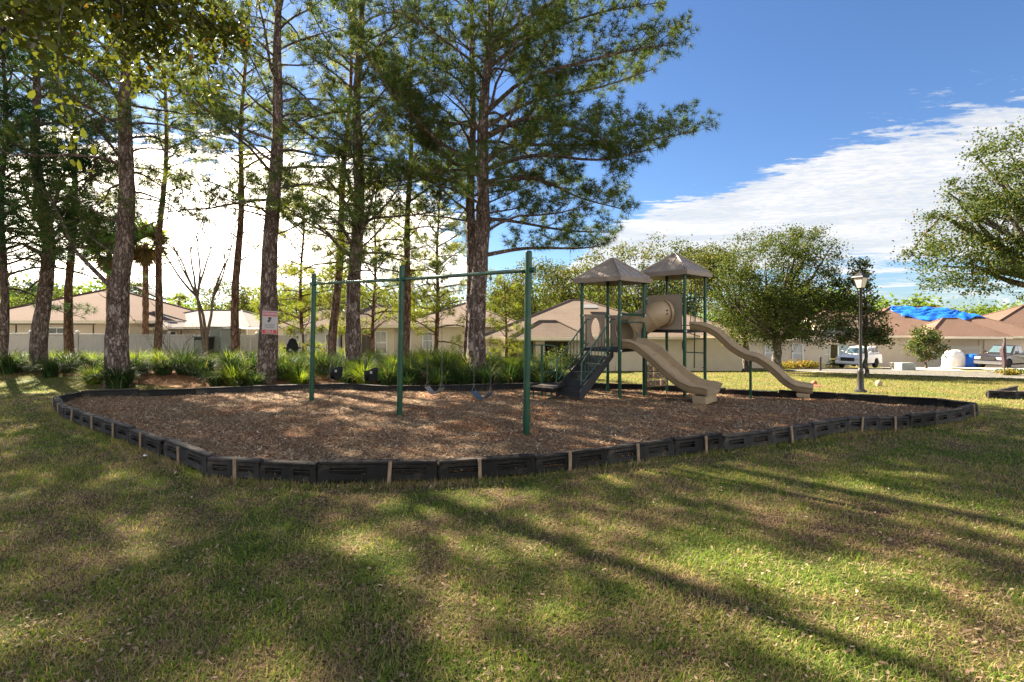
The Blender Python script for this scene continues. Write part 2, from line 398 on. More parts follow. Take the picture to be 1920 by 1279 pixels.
def fade_by_piece(m, lo, hi, tint):
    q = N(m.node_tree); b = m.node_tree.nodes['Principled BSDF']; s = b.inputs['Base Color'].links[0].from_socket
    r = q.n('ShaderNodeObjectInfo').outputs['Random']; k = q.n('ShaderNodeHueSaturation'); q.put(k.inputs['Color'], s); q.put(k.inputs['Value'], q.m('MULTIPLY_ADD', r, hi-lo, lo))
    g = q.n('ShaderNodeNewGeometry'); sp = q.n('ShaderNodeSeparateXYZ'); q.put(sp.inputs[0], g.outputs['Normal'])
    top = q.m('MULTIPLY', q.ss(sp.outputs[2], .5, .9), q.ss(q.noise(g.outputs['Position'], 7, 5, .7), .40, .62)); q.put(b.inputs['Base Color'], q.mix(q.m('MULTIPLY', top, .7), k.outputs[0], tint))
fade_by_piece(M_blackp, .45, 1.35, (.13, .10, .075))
M_black = mat('black_rubber', (.018, .019, .022), .55, .2, 8)
M_dark = mat('dark_interior', (.02, .018, .016), .8, .2, 4)
M_stake = mat('grey_wood_stake', (.24, .175, .12), .85, .3, 8, bump=.5, bscale=30, stretch=(4, 4, 1))
M_steel = mat('galvanised_steel', (.14, .14, .135), .5, .15, 12, metal=.7)
M_beam = mat('worn_beam_green', (.08, .13, .09), .4, .3, 4, metal=.3)
M_white = mat('white_paint', (.72, .71, .68), .5, .05, 3)
M_vinyl = mat('white_vinyl', (.50, .47, .43), .4, .06, 1.5, dirt=((.45, .42, .35), 1.5, .5))
M_stucco = mat('cream_stucco', (.58, .50, .375), .9, .07, 1.2, bump=.15, bscale=30)
M_stucco2 = mat('pale_blue_stucco', (.50, .51, .53), .9, .05, 1, bump=.15)
M_stucco3 = mat('beige_stucco', (.54, .46, .36), .9, .06, 1, bump=.15)
M_stucco4 = mat('pink_tan_stucco', (.50, .37, .29), .9, .06, 1, bump=.15)
M_shing = shingle_material('brown_shingles', (.145, .094, .072)); M_shing2 = shingle_material('pinkish_grey_shingles', (.165, .128, .102))
M_shing3 = shingle_material('reddish_shingles', (.125, .080, .062)); M_shing4 = shingle_material('pale_grey_roof', (.22, .20, .19))
M_trim = mat('cream_trim', (.66, .58, .44), .6, .05, 2)
M_glass = mat('dark_window_glass', (.10, .115, .125), .12, .3, 2, spec=.8)
M_blind = mat('window_with_blinds', (.36, .36, .35), .35, .12, 3, spec=.6)
M_brownf = mat('bronze_frame', (.055, .04, .03), .5, .1, 3)
M_shadow = mat('porch_back_wall', (.26, .21, .17), .9, .06, 1)  # darker copy of the cream stucco, porch shade put into the colour
M_door = mat('grey_door', (.16, .16, .15), .5, .1, 2)
M_garage = mat('garage_door_white', (.50, .47, .41), .5, .05, 2)
M_asph = mat('asphalt', (.115, .108, .10), .9, .2, 3, bump=.3, bscale=80)
M_conc = mat('concrete', (.36, .33, .285), .9, .15, 1.2, bump=.15, bscale=60)
M_kerb = mat('kerb_concrete', (.40, .37, .32), .9, .15, 2)
M_utility = mat('grey_green_utility_paint', (.22, .235, .20), .5, .12, 2, dirt=((.15, .14, .10), 3, .5))
M_tarp = mat('blue_tarp', (.012, .115, .50), .45, .6, 2.2, bump=.6, bscale=5)
M_tarpw = mat('white_tarp', (.62, .58, .52), .6, .15, 2, bump=.6, bscale=5)
M_signw = mat('sign_white', (.36, .34, .33), .45, .06, 8); M_signr = mat('sign_red', (.46, .035, .035), .45, .12, 10); M_signp = mat('sign_faded_red', (.42, .10, .13), .45, .1, 10)
M_ink = mat('sign_ink', (.05, .05, .06), .6, .1, 5)
M_blue = mat('blue_swing_rubber', (.05, .075, .11), .5, .25, 6); M_grey = mat('grey_swing_rubber', (.16, .15, .14), .5, .2, 6)
M_lampb = mat('black_lamp_paint', (.025, .022, .022), .4, .25, 6)
M_lampg = mat('frosted_lamp_glass', (.55, .50, .42), .25, .05, 4)
M_carw = mat('white_car_paint', (.62, .62, .63), .25, .04, 2, spec=.7); M_card = mat('dark_brown_car_paint', (.022, .017, .018), .22, .1, 2, spec=.8)
M_chrome = mat('chrome', (.33, .33, .34), .25, .05, 5, metal=.9); M_tyre = mat('tyre_rubber', (.02, .02, .02), .85, .2, 9)
M_rim = mat('alloy_rim', (.35, .34, .34), .35, .1, 6, metal=.6); M_wind = mat('windscreen', (.07, .11, .12), .08, .1, 2, spec=.9)
M_lens = mat('headlight_lens', (.62, .62, .62), .15, .05, 3, spec=.8)
M_terra = mat('terracotta', (.30, .13, .08), .8, .2, 5); M_stone = mat('tan_stone', (.38, .29, .19), .9, .2, 6)
M_bin = mat('dark_blue_grey_cover', (.011, .014, .015), .6, .2, 6, spec=.15)
# ------------------------------------------------------------ ground
def grid_sheet(xs, ys, name, mat, fn, parent=None):
    X, Y = np.meshgrid(xs, ys); Z = fn(X, Y)
    V = np.stack([X.ravel(), Y.ravel(), Z.ravel()], 1); nx, ny = len(xs), len(ys)
    i = np.arange(nx-1); j = np.arange(ny-1); I, J = np.meshgrid(i, j); a = (J*nx+I).ravel()
    return npmesh(name, V, np.stack([a, a+1, a+1+nx, a+nx], 1), mat, parent, smooth=True)
xs = np.concatenate([-np.geomspace(900, 42, 22), np.arange(-40, 56.1, .5), np.geomspace(58, 900, 22)])
ys = np.concatenate([-np.geomspace(900, 12, 20), np.arange(-10, 62, .5), np.geomspace(63, 1500, 26)])
tag(grid_sheet(xs, ys, 'lawn', M_lawn, H), kind='structure')
def ruled(name, A, B, mat, dz, n=24, m=60, kind='structure'):
    """sheet between two polylines, draped on the ground"""
    def res(P, m):
        P = np.array(P, float); d = np.r_[0, np.cumsum(np.hypot(*np.diff(P, axis=0).T))]
        t = np.linspace(0, d[-1], m); return np.stack([np.interp(t, d, P[:, 0]), np.interp(t, d, P[:, 1])], 1)
    A = res(A, m); B = res(B, m); T = np.linspace(0, 1, n)[:, None, None]
    G = A[None]*(1-T)+B[None]*T; X = G[..., 0]; Y = G[..., 1]
    Z = H(X, Y)+dz
    V = np.stack([X.ravel(), Y.ravel(), Z.ravel()], 1)
    I, J = np.meshgrid(np.arange(m-1), np.arange(n-1)); a = (J*m+I).ravel()
    o = npmesh(name, V, np.stack([a, a+1, a+1+m, a+m], 1), mat, smooth=True)
    if kind: o['kind'] = kind
    return o
ruled('planting_bed', [(-24, 19.2), (-16.5, 18.6), (-13, 17.4), (-9.2, 16.1), (-5, 16.3), (-.6, 16.1), (2.2, 16.9)],
      [(-26, 26), (-12, 26), (-4, 25.6), (1.0, 24), (2.6, 20)], M_straw, .022, 30, 90)
street_near = [(60, 10), (36, 17.0), (25.5, 23.2), (21.8, 27.0), (19.6, 31.0), (18.5, 37.0)]
street_far = [(60, 24), (43, 28.5), (34, 31.0), (29.5, 33.5), (27.5, 36.2), (26.5, 39.5)]
ruled('street', street_near, street_far, M_asph, .03, 20, 90)
def kerb(name, P, side, m=90):
    A = np.array(P, float); B = A.copy()
    d = np.gradient(A, axis=0); nrm = np.stack([-d[:, 1], d[:, 0]], 1); nrm /= np.hypot(*nrm.T)[:, None]
    return ruled(name, A, A+nrm*side, M_kerb, .055, 3, m)
kerb('kerb', street_near, .45); kerb('kerb', street_far, -.4)
ruled('driveway', [(27.6, 36.2), (29.8, 33.6)], [(32.6, 45.5), (37.5, 44.2)], M_conc, .045, 14, 14)
ruled('driveway', [(31.6, 32.2), (43.5, 28.6)], [(38.5, 46.6), (52, 44.5)], M_conc, .045, 14, 24)
# playground mulch, polar sheet inside the border
border = [(-11.22,12.57),(-10.4,11.75),(-9.53,10.96),(-8.51,10.17),(-7.44,9.39),(-6.50,8.75),(-5.28,7.80),(-4.04,6.86),(-2.45,6.47),(-.96,6.65),
          (.305,6.98),(1.37,7.37),(2.45,7.80),(3.38,8.26),(4.38,8.67),(5.25,8.99),(6.21,9.55),(6.95,9.77),(7.67,9.94),(8.37,10.17),(9.38,10.68),(10.25,11.3)]
back = [(10.25,11.3),(10.0,12.0),(9.4,12.75),(8.6,13.55),(7.5,14.4),(6.35,15.2),(5.5,16.05),(4.2,16.45),(2.9,16.35),(1.6,16.1),(.4,15.7),(-.8,15.35),(-2.2,15.15),
        (-3.6,15.15),(-5.1,15.75),(-6.3,15.4),(-7.6,14.95),(-8.9,14.4),(-10.2,14.0),(-11.45,13.62),(-11.22,12.57)]
poly = np.array(border+back[1:-1])
def inside(x, y, P=poly):
    x = np.asarray(x); y = np.asarray(y); r = np.zeros(x.shape, bool); n = len(P); j = n-1
    for i in range(n):
        xi, yi = P[i]; xj, yj = P[j]
        c = ((yi > y) != (yj > y)) & (x < (xj-xi)*(y-yi)/(yj-yi+1e-12)+xi); r ^= c; j = i
    return r
def HM(x, y):     # mulch surface
    x = np.asarray(x, float); y = np.asarray(y, float)
    b = .025*np.sin(x*1.9+.6)*np.sin(y*1.7)+.012*np.sin(x*4.3)*np.cos(y*5.1+1)
    for hx_, hy_, d_, r_ in ((-1.59, 10.32, .07, .5), (-.60, 9.62, .08, .5), (-4.32, 12.43, .04, .45), (-3.21, 11.52, .04, .45), (5.0, 12.6, .06, .5), (8.0, 13.3, .05, .4)):
        b = b-d_*np.exp(-((x-hx_)**2+(y-hy_)**2)/r_**2)+d_*.35*np.exp(-(np.sqrt((x-hx_)**2+(y-hy_)**2)-1.6*r_)**2/.04)
    return H(x, y)+.10+b
def hm(x, y): return float(HM(x, y))
cx0, cy0 = -.3, 11.2
n_a = 200; ang = np.linspace(-PI, PI, n_a, endpoint=False); rad = []
for a in ang:
    dx, dy = math.cos(a), math.sin(a); best = 1
    for i in range(len(poly)):
        x1, y1 = poly[i]; x2, y2 = poly[(i+1) % len(poly)]
        d = dx*(y2-y1)-dy*(x2-x1)
        if abs(d) < 1e-9: continue
        t = ((x1-cx0)*(y2-y1)-(y1-cy0)*(x2-x1))/d; s = ((x1-cx0)*dy-(y1-cy0)*dx)/d
        if t > 0 and -1e-6 <= s <= 1+1e-6: best = max(best, t)
    rad.append(best)
rad = np.array(rad); n_r = 46; T = np.linspace(0.01, 1, n_r)
X = cx0+np.outer(T, rad*np.cos(ang)); Y = cy0+np.outer(T, rad*np.sin(ang)); Z = HM(X, Y)
V = np.stack([X.ravel(), Y.ravel(), Z.ravel()], 1)
I, J = np.meshgrid(np.arange(n_a), np.arange(n_r-1)); a_ = J*n_a+I; b_ = J*n_a+(I+1) % n_a
tag(npmesh('mulch_surface', V, [np.stack([a_.ravel(), b_.ravel(), (b_+n_a).ravel(), (a_+n_a).ravel()], 1), np.arange(n_a)[None]], M_mulch, smooth=True), kind='structure')

# ------------------------------------------------------------ houses
def hip_roof(cx, cy, w, d, ze, rise, ov, fas=.16, rl=None):
    """closed hip roof with fascia; rl = ridge length along the long side"""
    a, b = w/2+ov, d/2+ov
    r = (max(w, d)-min(w, d))/2 if rl is None else rl/2
    R = [(-r, 0), (r, 0)] if w >= d else [(0, -r), (0, r)]
    v = [(cx+x, cy+y, ze-fas) for x, y in ((-a, -b), (a, -b), (a, b), (-a, b))]+[(cx+x, cy+y, ze) for x, y in ((-a, -b), (a, -b), (a, b), (-a, b))]
    v += [(cx+x, cy+y, ze+rise) for x, y in R]
    if w >= d: top = [(4, 5, 9, 8), (5, 6, 9), (6, 7, 8, 9), (7, 4, 8)]
    else: top = [(4, 5, 8), (5, 6, 9, 8), (6, 7, 9), (7, 4, 8, 9)]
    return v, top, [(0, 3, 2, 1), (0, 1, 5, 4), (1, 2, 6, 5), (2, 3, 7, 6), (3, 0, 4, 7)]
def add_roof(root, cx, cy, w, d, ze, rise, mat, ov=.45, trim=None, rl=None, name='roof'):
    v, top, rest = hip_roof(cx, cy, w, d, ze, rise, ov, rl=rl)
    m = MB(); m.add(v, top+rest); r = m.build(name, mat, root)
    f = MB(); a, b = w/2+ov+.012, d/2+ov+.012
    for (x, y, sx_, sy_) in ((0, -b, 2*a, .03), (0, b, 2*a, .03), (-a, 0, .03, 2*b), (a, 0, .03, 2*b)):
        f.box((cx+x, cy+y, ze-.085), (sx_, sy_, .19))
    f.build('fascia', trim or M_trim, r)
    # hip cap tiles
    g = MB(); R = [v[8], v[9]]
    for i in range(4):
        e = v[4+i]; k = min(R, key=lambda q: (q[0]-e[0])**2+(q[1]-e[1])**2)
        g.tube([Vector(e)+Vector((0, 0, .02)), Vector(k)+Vector((0, 0, .02))], .07, 5)
    if (Vector(R[0])-Vector(R[1])).length > .2: g.tube([Vector(R[0])+Vector((0, 0, .02)), Vector(R[1])+Vector((0, 0, .02))], .07, 5)
    g.build('ridge_cap', mat, r)
    return r
def window(root, x, y, z, w, hh, glass=None, frame=None, mull=1, name='window', bars=True):
    """front window centred at (x, z), proud of the wall plane y (facing -y)"""
    frame = frame or M_white; t = .07
    f = MB()
    for dx in (-w/2, w/2): f.box((x+dx, y-.03, z), (t, .08, hh+t))
    for dz in (-hh/2, hh/2): f.box((x, y-.03, z+dz), (w-t-.004, .08, t))
    if mull: f.box((x, y-.03, z), (w-t-.004, .06, .05))
    if bars and mull: f.box((x, y-.028, z+hh/4), (.03, .04, hh/2-.12))
    o = f.build(name, frame, root)
    p = MB(); p.box((x, y-.004, z), (w-.06, .02, hh-.06)); p.build('pane', glass or M_blind, o)
    return o
def walls(root, x0, x1, y0, y1, z0, z1, mat, openings=(), t=.2, name='wall'):
    """front wall (y0) with real openings [(xa, xb, za, zb)], plus the three other walls"""
    m = MB(); xs_ = sorted({x0, x1, *[o[0] for o in openings], *[o[1] for o in openings]})
    for a, b in zip(xs_[:-1], xs_[1:]):
        cuts = sorted([(o[2], o[3]) for o in openings if o[0] <= a+1e-6 and o[1] >= b-1e-6]); z = z0
        for c0, c1 in cuts+[(z1, z1)]:
            if c0 > z+1e-6: m.box(((a+b)/2, y0+t/2, (z+c0)/2), (b-a, t, c0-z))
            z = max(z, c1)
    m.box(((x0+x1)/2, y1-t/2, (z0+z1)/2), (x1-x0, t, z1-z0))
    for x in (x0+t/2, x1-t/2): m.box((x, (y0+y1)/2, (z0+z1)/2), (t, y1-y0-2*t-.004, z1-z0))
    return m.build(name, mat, root)
def house(label, x, y, z, rz=0):
    return thing('house', label, 'house', (x, y, z), rz)

# house behind the play structure
hD = house('cream stucco house with pinkish shingled hip roof behind the slides', 5, 35, h(5, 38)-.35)
zE = 2.85
walls(hD, -7.1, 11.3, 0, 12, 0, zE-.1, M_stucco, [(-5.2, -3.55, .75, 2.5), (-2.75, -1.15, .3, 2.5)])
add_roof(hD, 0.2, 6, 13.8, 12.6, zE, 2.75, M_shing2, rl=1.0)
add_roof(hD, 7.4, 6.4, 9, 9, zE, 1.55, M_shing2, rl=3.2, name='wing_roof')
add_roof(hD, -2.6, -.3, 4.2, 3.0, zE-.02, 1.05, M_shing2, ov=.5, rl=1.2, name='porch_roof')
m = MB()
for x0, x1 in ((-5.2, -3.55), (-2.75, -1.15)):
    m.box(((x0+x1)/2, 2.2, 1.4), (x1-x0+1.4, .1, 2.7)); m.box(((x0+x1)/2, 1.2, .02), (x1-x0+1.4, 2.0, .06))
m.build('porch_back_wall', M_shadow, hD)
for x0, x1, zz in ((-5.2, -3.55, .75), (-2.75, -1.15, .3)):
    f = MB(); zc_ = (zz+2.5)/2; hh = 2.5-zz
    for x in (x0+.03, x1-.03): f.box((x, .08, zc_), (.06, .1, hh-.004))
    f.box(((x0+x1)/2, .08, 2.47), (x1-x0-.13, .1, .05)); f.box(((x0+x1)/2, .08, zz+.03), (x1-x0-.13, .1, .05))
    if x0 < -4: f.box((x0+.75, .08, zc_+.1), (.05, .08, hh-.4)); f.box(((x0+x1)/2, .08, 2.0), (x1-x0-.13, .08, .05))
    f.build('screen_frame', M_brownf, hD)
window(hD, -4.2, 2.14, 1.55, .8, 1.2, M_blind); 
d = MB(); d.box((-1.55, 2.12, 1.15), (.7, .06, 2.1)); d.build('door', M_door, hD)
d = MB(); d.box((-2.35, 2.12, 1.15), (.42, .05, 2.1)); d.build('sidelight', M_dark, hD)
window(hD, -6.35, 0, 1.45, .8, 1.35)
m = MB(); m.cbox((-3.15, -.9, 1.4), (.6, .45, 2.75), ch=.02); m.build('porch_column', M_trim, hD)
m = MB(); m.cbox((-5.55, -.9, 1.4), (.3, .3, 2.75), ch=.02); m.build('porch_column', M_trim, hD)
m = MB(); m.box((.9, 3.6, 4.98), (1.1, .9, .12), (math.radians(18), 0, 0)); m.build('roof_vent', M_door, hD)
m = MB(); m.tube([(2.1, -.05, .9), (2.1, -.05, 0.05)], .03, 6); m.build('downspout', M_trim, hD)

# middle houses seen between the pines
hC = house('long cream house with shallow pinkish roof seen between the pine trunks', -7, 38, h(-7, 38)-.2)
walls(hC, -1.5, 7.3, 0, 9, 0, 2.55, M_stucco)
walls(hC, -5.2, -1.5, -1.2, 9, 0, 2.5, M_stucco, name='entry_wall')
add_roof(hC, 3.1, 4.5, 8.6, 9.2, 2.65, 1.75, M_shing2, rl=.4)
add_roof(hC, -3.4, 3.2, 4.4, 9.0, 2.6, 1.55, M_shing2, name='entry_roof')
for x in (-.9, .75, 5.3): window(hC, x, 0, 1.45, .75, 1.3, M_blind)
for x in (-4.4, -2.4): window(hC, x, -1.2, 1.35, .8, 1.6, M_glass, M_white)
m = MB(); m.box((-3.4, -1.22, 1.2), (.75, .06, 2.2)); m.build('door', M_brownf, hC)
hC2 = house('pale blue white house with low pinkish roof beside the end of the vinyl fence', -14, 36.5, h(-14, 37)-.15)
walls(hC2, -2.3, 1.6, 0, 7, 0, 2.35, M_stucco2)
add_roof(hC2, -.3, 3.5, 4.6, 7.2, 2.45, 1.35, M_shing2, ov=.6)
window(hC2, -.9, 0, 1.25, .75, 1.3, M_glass, M_white); window(hC2, .95, 0, 1.25, .45, 1.3, M_glass, M_white, bars=False)
m = MB()
for x in (-2.15, -1.6): m.box((x, -.06, 1.1), (.12, .1, 2.2))
m.box((-1.87, -.06, 2.0), (.42, .1, .12)); m.build('door_frame', M_white, hC2)

# left houses behind the vinyl fence
hA = house('tan house with tall brown hip roof behind the fence at the left', -29.6, 34, h(-29, 36)+.25)
walls(hA, -7, 4.2, 0, 11, 0, 2.3, M_stucco3); add_roof(hA, -1.3, 5.5, 11.4, 11, 2.42, 2.45, M_shing3, rl=.5)
m = MB(); m.box((2.1, 5.0, 4.55), (2.0, .9, .12), (0, math.radians(26), 0)); m.build('roof_vent_panel', M_brownf, hA)
for x in (-4.8, -.6): window(hA, x, 0, 1.3, 1.1, 1.3, M_glass, M_white)
m = MB()
for x in (-6, -4.4, -2.8, -1.2, .4, 2, 3.6): m.box((x, -2.2, 1.15), (.06, .06, 2.1))
m.box((-1.2, -2.2, 2.2), (9.8, .07, .08)); m.box((-1.2, -2.2, 1.1), (9.8, .04, .05))
for x in (-3.6, -2.5):
    m.tube([(x-.5*math.cos(a), -2.22, 1.2+.8*math.sin(a)) for a in np.linspace(0, PI/2, 7)], .035, 5)
e = m.build('lanai_frame', M_brownf, hA)
hB = house('pale grey roofed house with screened patio behind the fence', -21.2, 38, h(-21, 39)+.1)
walls(hB, -7, 1.6, 0, 8, 0, 2.1, M_stucco3); add_roof(hB, -2.8, 4, 8.8, 8.4, 2.2, 1.3, M_shing4, rl=3.6)
add_roof(hB, -5.2, -.4, 4.2, 3.6, 2.18, 1.1, M_shing4, rl=.4, name='gable_roof')
m = MB()
for x in (-6.6, -5.0, -3.4, -1.8, -.2, 1.0, 2.3): m.box((x, -2.4, 1.0), (.07, .07, 2.0))
m.box((-2.1, -2.4, 2.03), (9.0, .08, .08)); m.box((-2.1, -2.4, 1.0), (9.0, .05, .05))
m.build('screen_frame', M_brownf, hB)
m = MB(); m.box((1.9, -1.2, 2.12), (1.9, 2.6, .07), (0, math.radians(4), 0)); m.build('patio_roof', M_white, hB)
m = MB(); m.box((2.78, -2.4, 1.02), (.07, .07, 2.0)); m.build('patio_post', M_white, hB)
for x in (-4.2, -1.0): window(hB, x, 0, 1.2, 1.0, 1.3, M_glass, M_white)

# right hand houses
hE = house('beige house half hidden by the large oak, shrubs and yellow flowers at its foot', 20.6, 43, h(20, 44)-.1, math.radians(-6))
walls(hE, -4.5, 5.4, 0, 9, 0, 2.6, M_stucco3); add_roof(hE, .4, 4.5, 10.2, 9.4, 2.7, 1.9, M_shing2, rl=2.5)
for x in (-3.2, 1.0, 3.2): window(hE, x, 0, 1.45, .8, 1.5, M_blind, M_white)
m = MB(); m.box((-3.9, -.25, .35), (1.6, .5, .5)); m.box((-3.9, -.25, .62), (1.7, .6, .06)); m.build('window_bench', M_conc, hE)
hF = house('house with arched entry and blue tarpaulin over its brown roof', 41.0, 50, h(35, 50)-.05, math.radians(-14))
walls(hF, -11.2, 9.3, 0, 12, 0, 3.0, M_stucco3, [(-9.9, -6.6, .05, 2.15)])
m = MB()      # raised entry bay with the arch
m.prism([(-10.4, 3.02), (-6.2, 3.02), (-6.2, 4.6), (-10.4, 4.6)], -.35, .6, lambda a, b, h_: (a, h_, b)); m.build('entry_gable', M_stucco3, hF)
f = MB(); arch = [(-8.3+1.5*math.cos(a), 3.15+1.1*math.sin(a)) for a in np.linspace(0, PI, 15)]
f.tube([(a, -.40, b) for a, b in arch], .07, 6); f.box((-8.3, -.40, 3.1), (3.1, .09, .1)); af = f.build('arched_window', M_white, hF)
f = MB(); f.prism(arch, -.39, -.36, lambda a, b, h_: (a, h_, b)); f.build('pane', M_glass, af)
window(hF, -9.25, .15, 1.15, .8, 1.9, M_blind, M_white); 
for x in (-10.25, -6.3): MB().cbox((x, -.2, 1.5), (.45, .4, 2.95), ch=.02).build('entry_column', M_stucco3, hF)
m = MB(); m.box((-7.6, .12, 1.08), (1.0, .06, 2.1)); m.build('door', mat('pale_blue_door', (.30, .38, .42), .5), hF)
gd = MB(); 
for k in range(4): gd.cbox((1.7, -.03, .3+k*.54), (4.6, .06, .5), ch=.01)
gd.build('garage_door', M_garage, hF)
add_roof(hF, 1.1, 6, 16.6, 12.6, 3.1, 3.0, M_shing, rl=4.2)
add_roof(hF, 1.6, .2, 5.6, 5.0, 3.08, 1.7, M_shing, ov=.5, rl=1.2, name='garage_roof')
add_roof(hF, -8.3, 1.6, 4.4, 4.6, 4.62, 1.2, M_shing, ov=.35, rl=.6, name='entry_roof')
m = MB()
for x in (3.9, 4.3): m.box((x, -.05, 1.4), (.06, .06, 2.6))
m.build('downspout', M_trim, hF)
# tarpaulin draped over ridge: follows the two roof slopes
def roofz(x, y):     # roof height of hF main hip in local coords
    a, b = 8.3+.45, 6.3+.45; dx = min(x-(1.1-a), (1.1+a)-x); dy = min(y-(6-b), (6+b)-y)
    return 3.1+3.0*min(1, dx/(a-2.1), dy/b)
nx, ny = 60, 26; V = []; 
for j in range(ny):
    for i in range(nx):
        s = i/(nx-1); t = j/(ny-1)
        x = -1.2+s*7.6+.25*math.sin(t*9); y = (3.3+t*3.1)-.9*math.sin(s*PI)+.25*math.sin(s*17)
        V.append((x, y, roofz(x, y)+.12+.07*math.sin(s*13+t*9+2*math.sin(s*5))*math.sin(t*7+s*4)+.035*random.uniform(-1, 1)+.05*math.sin(s*31-t*17+3*math.sin(t*6))))
I, J = np.meshgrid(np.arange(nx-1), np.arange(ny-1)); a_ = (J*nx+I).ravel()
tp = npmesh('tarpaulin', V, np.stack([a_, a_+1, a_+1+nx, a_+nx], 1), M_tarp, smooth=True)
tp.location = hF.location; tp.rotation_euler = hF.rotation_euler
md = tp.modifiers.new('thick', 'SOLIDIFY'); md.thickness = .02
tag(tp, 'crumpled blue tarpaulin spread over the brown roof ridge', 'tarpaulin')
hG = house('pinkish tan house with reddish hip roof behind the dark pickup', 55.0, 48.5, h(50, 48)-.05, math.radians(-18))
walls(hG, -9, 9, 0, 12, 0, 2.75, M_stucco4); add_roof(hG, 0, 6, 18, 12.6, 2.85, 3.3, M_shing3, rl=4)
gd = MB()
for k in range(4): gd.cbox((-3.8, -.03, .3+k*.54), (4.8, .06, .5), ch=.01)
gd.build('garage_door', M_stucco4, hG)
m = MB(); m.lathe([(.02, 0), (.09, .05), (.11, .25), (.05, .32), (.02, .34)], (-7.5, -.15, 1.9), 8); m.build('wall_lamp', M_lampb, hG)

# ------------------------------------------------------------ vinyl fence
fx0, fx1 = -31.0, -11.2; npan = 9; fpts = [(fx0+(fx1-fx0)*i/npan, 25.4+1.7*i/npan) for i in range(npan+1)]
fen = thing('vinyl_fence', 'white vinyl privacy fence with capped posts behind the grass bed', 'fence', (fpts[5][0], fpts[5][1], 0))
fo = Vector((fpts[5][0], fpts[5][1], 0)); zt = lambda i: 1.64-.022*i
for i, (x, y) in enumerate(fpts):
    g = h(x, y); m = MB(); m.cbox((x-fo.x, y-fo.y, (zt(i)+g)/2), (.13, .13, zt(i)-g+.1), ch=.008); p = m.build('fence_post', M_vinyl, fen)
    m = MB(); m.lathe([(.095, 0), (.095, .03), (.06, .07), (.01, .10)], (x-fo.x, y-fo.y, zt(i)+.052), 8); m.build('post_cap', M_white, p)
for i in range(npan):
    (x0, y0), (x1, y1) = fpts[i], fpts[i+1]; a = math.atan2(y1-y0, x1-x0); L = math.hypot(x1-x0, y1-y0); g = h((x0+x1)/2, (y0+y1)/2); zz = (zt(i)+zt(i+1))/2
    c = Vector(((x0+x1)/2, (y0+y1)/2, 0))-fo; Rm = Matrix.Rotation(a, 3, 'Z'); nb = 8; wb = (L-.15)/nb
    rl = MB(); rl.cbox(c+Vector((0, 0, zz-.06)), (L-.14, .07, .1), Rm, .006); rl.build('fence_rail', M_vinyl, fen); rl = MB(); rl.cbox(c+Vector((0, 0, g+.12)), (L-.14, .07, .12), Rm, .006); rl.build('fence_rail', M_vinyl, fen)
    for k in range(nb):
        cc = c+Rm @ Vector((-(L-.15)/2+wb*(k+.5), 0, 0)); m = MB(); m.cbox(cc+Vector((0, 0, (g+.19+zz-.12)/2)), (wb-.008, .035, zz-.12-g-.19), Rm, .006); m.build('fence_board', M_vinyl, fen)
# ------------------------------------------------------------ trees
def perp(d):
    a = Vector((0, 0, 1)) if abs(d.z) < .9 else Vector((1, 0, 0)); u = d.cross(a).normalized(); return u, d.cross(u).normalized()
def needles_mesh(name, cen, dr, scl, mat, parent, K=15, L=.24, wd=.0085, rs=RS):
    cen = np.asarray(cen, np.float32); dr = np.asarray(dr, np.float32); scl = np.asarray(scl, np.float32); n = len(cen)
    r = rs.normal(size=(n, K, 3)).astype(np.float32); r /= np.linalg.norm(r, axis=2, keepdims=True)
    d = r*.92+dr[:, None, :]*.62+np.array([0, 0, .12], np.float32); d /= np.linalg.norm(d, axis=2, keepdims=True)
    ln = (L*scl[:, None]*rs.uniform(.65, 1.1, (n, K)))[..., None]
    s = np.cross(d, rs.normal(size=(n, K, 3))); s /= np.linalg.norm(s, axis=2, keepdims=True)+1e-9
    c = cen[:, None, :]+d*0.02
    c = c+d*ln*.06; tip = c+d*ln+np.array([0, 0, -.035])*ln/L
    V = np.stack([c+s*wd, tip, c-s*wd], 2).reshape(-1, 3)
    q = np.arange(n*K)*3
    return npmesh(name, V, np.stack([q, q+1, q+2], 1), mat, parent)
def curve_pts(P, n):
    """Catmull-Rom through P"""
    P = [Vector(p) for p in P]; P = [P[0]*2-P[1]]+P+[P[-1]*2-P[-2]]; out = []
    for i in range(1, len(P)-2):
        for k in range(n):
            t = k/n; a, b, c, d = P[i-1:i+3]
            out.append(.5*((2*b)+(c-a)*t+(2*a-5*b+4*c-d)*t*t+(3*b-a-3*c+d)*t**3))
    out.append(P[-2]); return out
